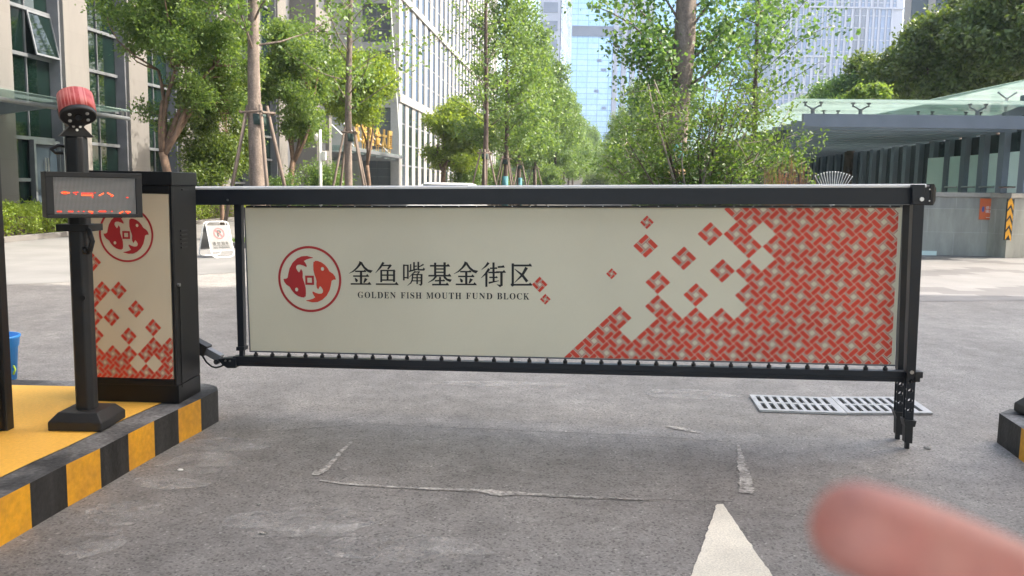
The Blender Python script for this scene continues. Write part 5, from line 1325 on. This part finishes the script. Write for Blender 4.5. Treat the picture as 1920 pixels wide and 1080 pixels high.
cr = N.new('ShaderNodeMapRange'); cr.inputs[1].default_value = .3; cr.inputs[2].default_value = .42; cr.inputs[3].default_value = .36; cr.inputs[4].default_value = .13; L.new(ds.outputs['Value'], cr.inputs[0])
cmb = N.new('ShaderNodeCombineColor'); [L.new(cr.outputs[0], cmb.inputs[i]) for i in range(3)]; L.new(cmb.outputs[0], N['Principled BSDF'].inputs['Base Color'])
fx0, fx1, fz0, fz1 = -DW + .031, DW - .027, -DH + .017, DH - .023
mb = MB(); mb.add([DT(fx0, fz0, .0015), DT(fx1, fz0, .0015), DT(fx1, fz1, .0015), DT(fx0, fz1, .0015)], [(0, 1, 2, 3)])
face = obj('led_face', mb, mled, disp, local=True); uv = face.data.uv_layers.new(name='uv')
for i, c in enumerate(((0, 0), (1, 0), (1, 1), (0, 1))): uv.data[i].uv = c
m_led = emit('lit red LEDs', (1., .035, .012), .55); m_led2 = emit('lit orange LEDs', (1., .09, .022), .85)
mb = MB()
def led(x0, y0, x1, y1, t=8, mi=0):
    t *= .62
    cv = lambda x, y: V(DT(fx0 + (x - 112) / 496 * (fx1 - fx0), fz1 - (y - 690) / 238 * (fz1 - fz0), .0035))
    a, b = cv(x0, y0), cv(x1, y1); w_ = t / 496 * (fx1 - fx0)
    d = (b - a).normalized(); u_ = d.cross(nn) * w_ * .5
    n_ = max(1, int((b - a).length / .0055))
    for k in range(n_):
        p = a.lerp(b, (k + .1) / n_); q = a.lerp(b, (k + .9) / n_); mb.add([p - u_, q - u_, q + u_, p + u_], [(0, 1, 2, 3)], mi)
for s_ in ((155, 790, 205, 790, 12, 1), (165, 784, 185, 784), (165, 797, 190, 797), (224, 790, 256, 786, 10), (236, 800, 246, 800), (272, 792, 345, 792, 8), (272, 805, 345, 805, 12, 1), (335, 815, 345, 822), (350, 790, 362, 788, 6), (378, 808, 410, 790, 10, 1), (430, 788, 468, 808, 11, 1), (450, 812, 464, 812), (546, 819, 562, 819, 9),
           (126, 911, 155, 911, 12), (190, 911, 222, 911, 12), (246, 911, 258, 911, 9), (278, 911, 289, 911, 9), (310, 911, 340, 914, 12, 1), (325, 922, 340, 924, 8), (373, 911, 420, 911, 14), (450, 911, 460, 911, 10), (500, 925, 525, 911, 11, 1), (540, 912, 572, 916, 11, 1), (548, 924, 562, 926, 8)): led(*s_)
obj('lit_dots', mb, [m_led, m_led2], disp, local=True)
# camera head
cH = at(146.5, 214.5, PYc - .135) - pb; yaw2, pit = math.radians(33), math.radians(42)
fd = V((math.sin(yaw2) * math.cos(pit), -math.cos(yaw2) * math.cos(pit), -math.sin(pit))); sd_ = V((math.cos(yaw2), math.sin(yaw2), 0)); ud = sd_.cross(fd); sd_, ud = sd_ * math.cos(.14) - ud * math.sin(.14), ud * math.cos(.14) + sd_ * math.sin(.14)
def ell(t, a, b, off=0., n=84): return [cH + fd * t + sd_ * math.cos(2 * math.pi * i / n) * a + ud * (math.sin(2 * math.pi * i / n) * b + off) for i in range(n)]
mb = MB(); mb.loft([ell(-.135, .066, .048), ell(-.131, .0745, .0535), ell(-.06, .076, .054), ell(-.004, .0755, .0535)], caps=True)
m_hood = M('red camera hood with glare streaks', (.46, .04, .038), .45, vs=30, stretch=(1, 1, .02), spec=.4, col2=(.62, .13, .12))  # glare streaks are painted into the hood colour and its face stripes
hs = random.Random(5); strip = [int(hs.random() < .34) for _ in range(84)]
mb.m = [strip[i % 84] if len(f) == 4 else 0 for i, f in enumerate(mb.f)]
hood = obj('camera_hood', mb, [m_hood, M('pink glare streak', (.66, .20, .19), .45, var=.1)], pole, local=True, smooth=False)
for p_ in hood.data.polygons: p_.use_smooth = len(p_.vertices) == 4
mb = MB(); mb.loft([ell(-.0045, .0745, .0525), ell(.016, .0735, .0515), ell(.020, .070, .048)]); fc = obj('camera_face', mb, m_rubber, hood, local=True)
mb = MB(); mb.loft([[cH + sd_ * (.016 * math.cos(q)) + ud * (.016 * math.sin(q)) + fd * t for q in [k * math.pi / 8 for k in range(16)]] for t in (.018, .024)]); obj('lens', mb, m_carglass, fc, local=True)
for x, y in ((-.036, .017), (-.034, -.018), (.036, .017), (.036, -.018)):
    mb = MB(); c = cH + sd_ * x + ud * y; mb.loft([[c + sd_ * (r * math.cos(q)) + ud * (r * math.sin(q)) + fd * t for q in [k * math.pi / 6 for k in range(12)]] for r, t in ((.0075, .018), (.0075, .022), (.004, .024))]); obj('infrared_lamp', mb, m_galv, fc, local=True)
mb = MB(); T3 = lambda a, b, d: V((0, 0, PT)) + ex * a + V((0, 0, b)) + nn * d
mb.prism([(-.072, 0), (.072, 0), (.030, .045), (.066, .085), (-.066, .085), (-.030, .045)], -.03, .03, T3); mb.prism([(-.062, .086), (.062, .086), (.070, .125), (-.070, .125)], -.035, .015, T3)
cb_ = obj('camera_bracket', mb, m_rubber, pole, local=True, bev=.002)
for a, b in ((-.014, .045), (.014, .045), (0, .06), (0, .03), (.058, .11), (-.055, .10)):
    mb = MB(); c = T3(a, b, .03 if b < .09 else .015); mb.tube([c, c + nn * .005], .0058, 8); obj('screw', mb, m_steel, cb_, local=True)
mb = MB(); mb.tube([V((-.05, .02, PT - .045)), V((-.085, .0, PT - .04)), V((-.105, -.02, PT - .06)), V((-.08, -.03, PT - .075)), V((-.05, -.02, PT - .075))], .008, 8); obj('conduit', mb, m_rubber, pole, local=True, smooth=True)

# guard booth edge at the far left
bq = gp(27, 803, ZI); bx1, by1 = bq.x, bq.y
bo = thing('guard_booth', 'edge of a dark framed guard booth on the island at far left', 'booth', V((-3.1, 2.6, ZI)))
mb = MB(); mb.box(-4.0, bx1 - .03, 1.2, by1 - .01, ZI + .01, ZI + 1.0); mb.box(-4.05, bx1 + .0, 1.15, by1 + .0, ZI + 2.5, ZI + 2.7); obj('wall_panel', mb, m_stoneside, bo)
for xa, y0, y1 in ((bx1 - .06, by1 - .055, by1), (bx1 - .06, by1 - 1.0, by1 - .93), (bx1 - .06, 1.2, 1.26), (-4, by1 - .055, by1), (-4, 1.2, 1.26)):
    mb = MB(); mb.box(xa, xa + .06, y0, y1, ZI, ZI + 2.5); obj('corner_post', mb, m_pole, bo, bev=.003)
mb = MB(); mb.box(bx1 - .045, bx1 - .012, by1 - .125, by1 - .06, ZI + .02, ZI + 2.48); mb.box(bx1 - .045, bx1 - .012, by1 - .92, by1 - .86, ZI + .02, ZI + 2.48); mb.box(bx1 - .045, bx1 - .012, by1 - .859, by1 - .126, ZI + 2.40, ZI + 2.48); mb.box(bx1 - .045, bx1 - .012, by1 - .859, by1 - .126, ZI + .02, ZI + .9)
dl = obj('door_leaf', mb, m_black, bo, bev=.002)
mb = MB(); mb.box(bx1 - .011, bx1 - .004, by1 - .098, by1 - .076, .98, 1.14); mb.tube([V((bx1 - .008, by1 - .087, 1.12)), V((bx1 + .012, by1 - .087, 1.12)), V((bx1 + .012, by1 - .16, 1.12))], .006, 8); obj('door_lock', mb, m_steel, dl)
mb = MB(); mb.box(bx1 - .03, bx1 - .022, by1 - .859, by1 - .126, ZI + .9, ZI + 2.40); mb.box(-3.94, bx1 - .06, by1 - .04, by1 - .03, ZI + 1.0, ZI + 2.5); obj('window', mb, m_glassdark, bo)

# blue bucket
bk = gp(24, 718) + V((-.105, 0, 0)); t = thing('bucket', 'bright blue plastic bucket behind the guard booth post', 'bucket', bk)
n = 28; ringz = lambda r, z: [V((r * math.cos(2 * math.pi * i / n), r * math.sin(2 * math.pi * i / n), z)) for i in range(n)]
mb = MB(); mb.loft([ringz(.105, .003), ringz(.125, .24), ringz(.140, .245), ringz(.145, .30), ringz(.152, .305), ringz(.152, .318), ringz(.138, .318), ringz(.118, .02)]); obj('body', mb, m_blue, t, local=True, smooth=True)
mb = MB(); mb.tube([V((.128, -.02, .12)), V((.15, -.04, .10)), V((.142, -.05, .07)), V((.135, -.03, .085))], .006, 8); obj('handle_grip', mb, m_green, t, local=True, smooth=True)

# A-frame no parking sign
ab = gpt(403, 15.3); ya = math.radians(48); e1 = V((math.cos(ya), math.sin(ya), 0)); n1 = V((math.sin(ya), -math.cos(ya), 0))
af = thing('parking_sign', 'stainless A-frame board with a red no parking symbol on the pale paving', 'sign', ab)
HH, SP, HWd = .62, .21, .215
def leaf_frame(sg):
    def T(a, t, d=0.):     # a along ridge, t 0 top .. 1 foot
        return e1 * a + n1 * (sg * (.03 + SP * t)) + V((0, 0, HH * (1 - t) + .012)) + (n1 * sg * math.cos(.35) + V((0, 0, math.sin(.35)))) * d
    mb = MB(); c = .06
    mb.tube([T(-HWd + c, 0), T(-HWd + .015, .03), T(-HWd, .10), T(-HWd, .88), T(-HWd + .02, .96), T(-HWd + .07, 1), T(HWd - .07, 1), T(HWd - .02, .96), T(HWd, .88), T(HWd, .10), T(HWd - .015, .03), T(HWd - c, 0), T(-HWd + c, 0)], .012, 8)
    obj('tube_frame', mb, m_white, af, local=True, smooth=True)
    mb = MB(); q = [T(-HWd + .014, .10), T(HWd - .014, .10), T(HWd - .014, .80), T(-HWd + .014, .80)]; w_ = (n1 * sg) * .004
    mb.hexa([p - w_ for p in q] + [p + w_ for p in q]); bd = obj('board', mb, m_stainless, af, local=True)
    mb = MB(); mb.tube([T(-HWd, .82), T(HWd, .82)], .007, 6); obj('cross_bar', mb, m_white, af, local=True)
    return T, bd
leaf_frame(-1); T, bd = leaf_frame(1)
TX2 = lambda a, b, d: T(a, b, .007 + d)
mb = MB(); cyy, R = .33, .105; kx = .62 / HH * .9
def ringf(r0, r1, mi, d):
    N_ = 32; vs = [TX2(r * math.cos(2 * math.pi * i / N_), cyy + r * math.sin(2 * math.pi * i / N_) / .655, d) for r in (r0, r1) for i in range(N_)]
    mb.add(vs, [(i, (i + 1) % N_, N_ + (i + 1) % N_, N_ + i) for i in range(N_)], mi)
ringf(R * .8, R, 0, .001)
mb.add([TX2(x, cyy + y / .655, .002) for x, y in ((-.078, -.058), (-.058, -.078), (.078, .058), (.058, .078))], [(0, 1, 2, 3)], 0)
put_text(mb, 'P', -.035, .04, cyy + .09, cyy - .09, lambda a, b, d: TX2(a, b, .003), offset=.02, mi=1)
for i, c in enumerate('请勿泊车'): put_text(mb, c, -.16 + i * .082, -.095 + i * .082, .655, .565, lambda a, b, d: TX2(a, b, .002), offset=.012, mi=1)
mb.add([TX2(*p, .002) for p in ((-.16, .67), (.16, .67), (.16, .678), (-.16, .678))], [(0, 1, 2, 3)], 1)
put_text(mb, 'NO PARKING', -.15, .155, .755, .70, lambda a, b, d: TX2(a, b, .002), offset=.008, mi=1)
obj('printing', mb, [M('sign red', (.60, .05, .06), .5), m_ink], bd, local=True)

# white camera pole by the block
cp_ = gpt(601, 30); t = thing('surveillance_pole', 'slim white pole with dome camera and small box before the granite block', 'camera pole', cp_); zt_ = zz(243, 601, 30)
mb = MB(); mb.tube([V((0, 0, 0)), V((0, 0, zt_))], [.06, .05], 10); mb.tube([V((0, 0, 0)), V((0, 0, .02))], .14, 10); obj('pole', mb, m_white, t, local=True, smooth=True)
mb = MB(); mb.tube([V((0, 0, zt_ - .12)), V((-.13, 0, zt_ - .12)), V((-.13, 0, zt_ - .16))], .02, 6); mb.tube([V((-.13, 0, zt_ - .15)), V((-.13, 0, zt_ - .30))], [.075, .085], 12); mb.tube([V((-.13, 0, zt_ - .30)), V((-.13, 0, zt_ - .36)), V((-.13, 0, zt_ - .39))], [.07, .055, .02], 12); obj('dome_camera', mb, m_white, t, local=True, smooth=True)
mb = MB(); mb.box(.05, .20, -.06, .06, zt_ - 1.05, zt_ - .75); obj('control_box', mb, m_white, t, local=True, bev=.01)

# parked white car on the avenue, only its roof shows over the boom
def car(label, p, yaw_, roof):
    t = thing('parked_car', label, 'car', p); t.rotation_euler = (0, 0, yaw_); s = roof / 1.46
    prof = [(-2.2, .30), (-2.22, .62), (-2.1, .80), (-1.2, .93), (-.55, 1.40), (.0, 1.46), (.7, 1.43), (1.5, 1.0), (2.1, .93), (2.2, .60), (2.18, .30)]
    def ring(w, f): return [V((x_ * 0 + w * (1 - .14 * max(0, z - .9) / .5), y, z * s)) for y, z in prof]
    mb = MB(); mb.loft([[V((x * (1 - .20 * max(0, z - .92) / .5), y, z * s + (0 if abs(x) < .85 else -.0))) for y, z in prof] for x in (-.88, -.8, 0, .8, .88)]); obj('body', mb, m_carpaint, t, local=True, bev=.05)
    for sx_ in (-1, 1):
        mb = MB(); mb.add([V((sx_ * .84, y, z * s)) for y, z in ((-1.05, .97), (-.5, 1.34), (.6, 1.36), (1.25, 1.02))], [(0, 1, 2, 3)]); obj('window', mb, m_carglass, t, local=True)
        for y in (-1.35, 1.35):
            mb = MB(); mb.tube([V((sx_ * .70, y, .32)), V((sx_ * .90, y, .32))], .32, 20); wh = obj('wheel', mb, m_tyre, t, local=True)
            mb = MB(); mb.tube([V((sx_ * .901, y, .32)), V((sx_ * .91, y, .32))], .2, 14); obj('rim', mb, m_steel, wh, local=True)
    mb = MB(); mb.add([V((x, y, z)) for x, y, z in ((-.72, -1.16, .99), (.72, -1.16, .99), (.63, -.62, 1.38), (-.63, -.62, 1.38))], [(0, 1, 2, 3)]); obj('windscreen', mb, m_carglass, t, local=True)
    return t
car('white parked car on the avenue, only its roof showing over the boom arm', gpt(842, 24.5), -AV, zz(342.6, 842, 24.5))

# dark base on the right hand island
rb_ = gp(1900, 771, .165) + V((.175, -.175, 0)); t = thing('bollard_post', 'dark steel post on a square sloping foot at the right edge', 'post', rb_)
mb = MB(); mb.loft([[V((sx_ * r, sy_ * r, z)) for sx_, sy_ in ((-1, -1), (1, -1), (1, 1), (-1, 1))] for r, z in ((.175, .004), (.175, .05), (.135, .10))]); obj('base', mb, m_pole, t, local=True, bev=.004)
mb = MB(); mb.loft([oct_(.053, .09, .62), oct_(.053, 1.35, .62)]); obj('column', mb, m_pole, t, local=True, bev=.006)
# litter on the road
for i, (u, v, r, lb) in enumerate(((338, 883, .009, 'white pebble near the yellow and black kerb'), (1739, 842, .014, 'pale stone right of the barrier feet'), (492, 1002, .008, 'pale chip on the asphalt at lower left'), (485, 947, .007, 'tiny pale chip left of the cement seam'))):
    p = gp(u, v); mb = MB(); mb.loft([[V((r * k * math.cos(q) * (1.6 + .3 * math.sin(3 * q)), r * k * math.sin(q), z * r)) for q in [j * math.pi / 5 for j in range(10)]] for k, z in ((.8, 0.3), (1, .6), (.6, 1.1))]); o = obj('stone_chip', mb, m_white if i == 0 else m_concrete, None, smooth=True); o.location = p; o['label'] = lb; o['category'] = 'stone'

# ------------------------------------------------------------------ the photographer's hand at the lens
def hand():
    D = .122; tip = at(1527, 953, D); base_dir = (at(1950, 1132, D * 1.12) - tip).normalized()
    ob = bpy.data.objects.new('person', None)
    t = thing('person', 'blurred pink fingertip of a hand held just in front of the lens', 'person', V((0, 0, 0)))
    vs, es, rs = [], [], []
    def chain(start, pts, radii):
        prev = start
        for p, r in zip(pts, radii):
            vs.append(tuple(p)); rs.append(r); k = len(vs) - 1
            if prev is not None: es.append((prev, k))
            prev = k
        return prev
    Xd = base_dir; Zd = UP.copy(); Zd = (Zd - Xd * Zd.dot(Xd)).normalized(); Yd = Zd.cross(Xd)
    W_ = lambda a, b, c: tip + Xd * a + Yd * b + Zd * c
    vs.append(tuple(W_(.095, .0, -.012))); rs.append(.016)       # palm root
    chain(0, [W_(.075, 0, -.003), W_(.052, 0, .0), W_(.028, 0, .0005), W_(.012, 0, 0), W_(.002, 0, -.001)], [.0100, .0092, .0086, .0083, .0070])
    k1 = chain(0, [W_(.10, .004, -.034)], [.015])
    k2 = chain(k1, [W_(.10, .004, -.052)], [.014]); k3 = chain(k2, [W_(.105, .002, -.068)], [.012])
    for k, c, ln in ((k1, -.030, .95), (k2, -.050, .85), (k3, -.068, .7)):
        chain(k, [W_(.078, -.004, c - .006), W_(.068, .026 * ln, c - .010), W_(.086, .036 * ln, c - .010), W_(.096, .026 * ln, c - .008)], [.0095, .0088, .0082, .0072])
    w1 = chain(0, [W_(.135, .002, -.035), W_(.175, .0, -.045), W_(.20, 0, -.05), W_(.32, 0, -.075)], [.021, .023, .023, .032])
    chain(0, [W_(.118, .020, -.022), W_(.105, .034, -.030), W_(.092, .042, -.036)], [.0115, .0105, .0085])
    me = bpy.data.meshes.new('hand'); me.from_pydata(vs, es, []); me.update()
    o = bpy.data.objects.new('hand', me); COL.objects.link(o); o.parent = t
    sk = o.modifiers.new('skin', 'SKIN'); sk.use_smooth_shade = True
    sv = me.skin_vertices[0].data
    for i, r in enumerate(rs): sv[i].radius = (r, r)
    sv[0].use_root = True
    sb_ = o.modifiers.new('sub', 'SUBSURF'); sb_.levels = 2; sb_.render_levels = 2
    me.materials.append(m_skin)
    dg = bpy.context.evaluated_depsgraph_get(); dg.update(); m2 = bpy.data.meshes.new_from_object(o.evaluated_get(dg))
    o.modifiers.clear(); o.data = m2
    mb = MB(); mb.tube([W_(.215, 0, -.053), W_(.33, 0, -.078)], [.040, .052], 16); obj('sleeve', mb, m_cloth, t, smooth=True)
hand()
# ------------------------------------------------------------------ summer haze over the avenue
mb = MB(); mb.box(-140, 190, -60, 330, -1, 150)
m_haze = bpy.data.materials.new('haze'); m_haze.use_nodes = True; N, L = nodes(m_haze)
N.remove(N['Principled BSDF']); pv = N.new('ShaderNodeVolumePrincipled'); pv.inputs['Color'].default_value = (.74, .87, 1, 1); pv.inputs['Density'].default_value = .00045; pv.inputs['Anisotropy'].default_value = .2
L.new(pv.outputs[0], N['Material Output'].inputs['Volume'])
obj('haze', mb, m_haze, kind='stuff')
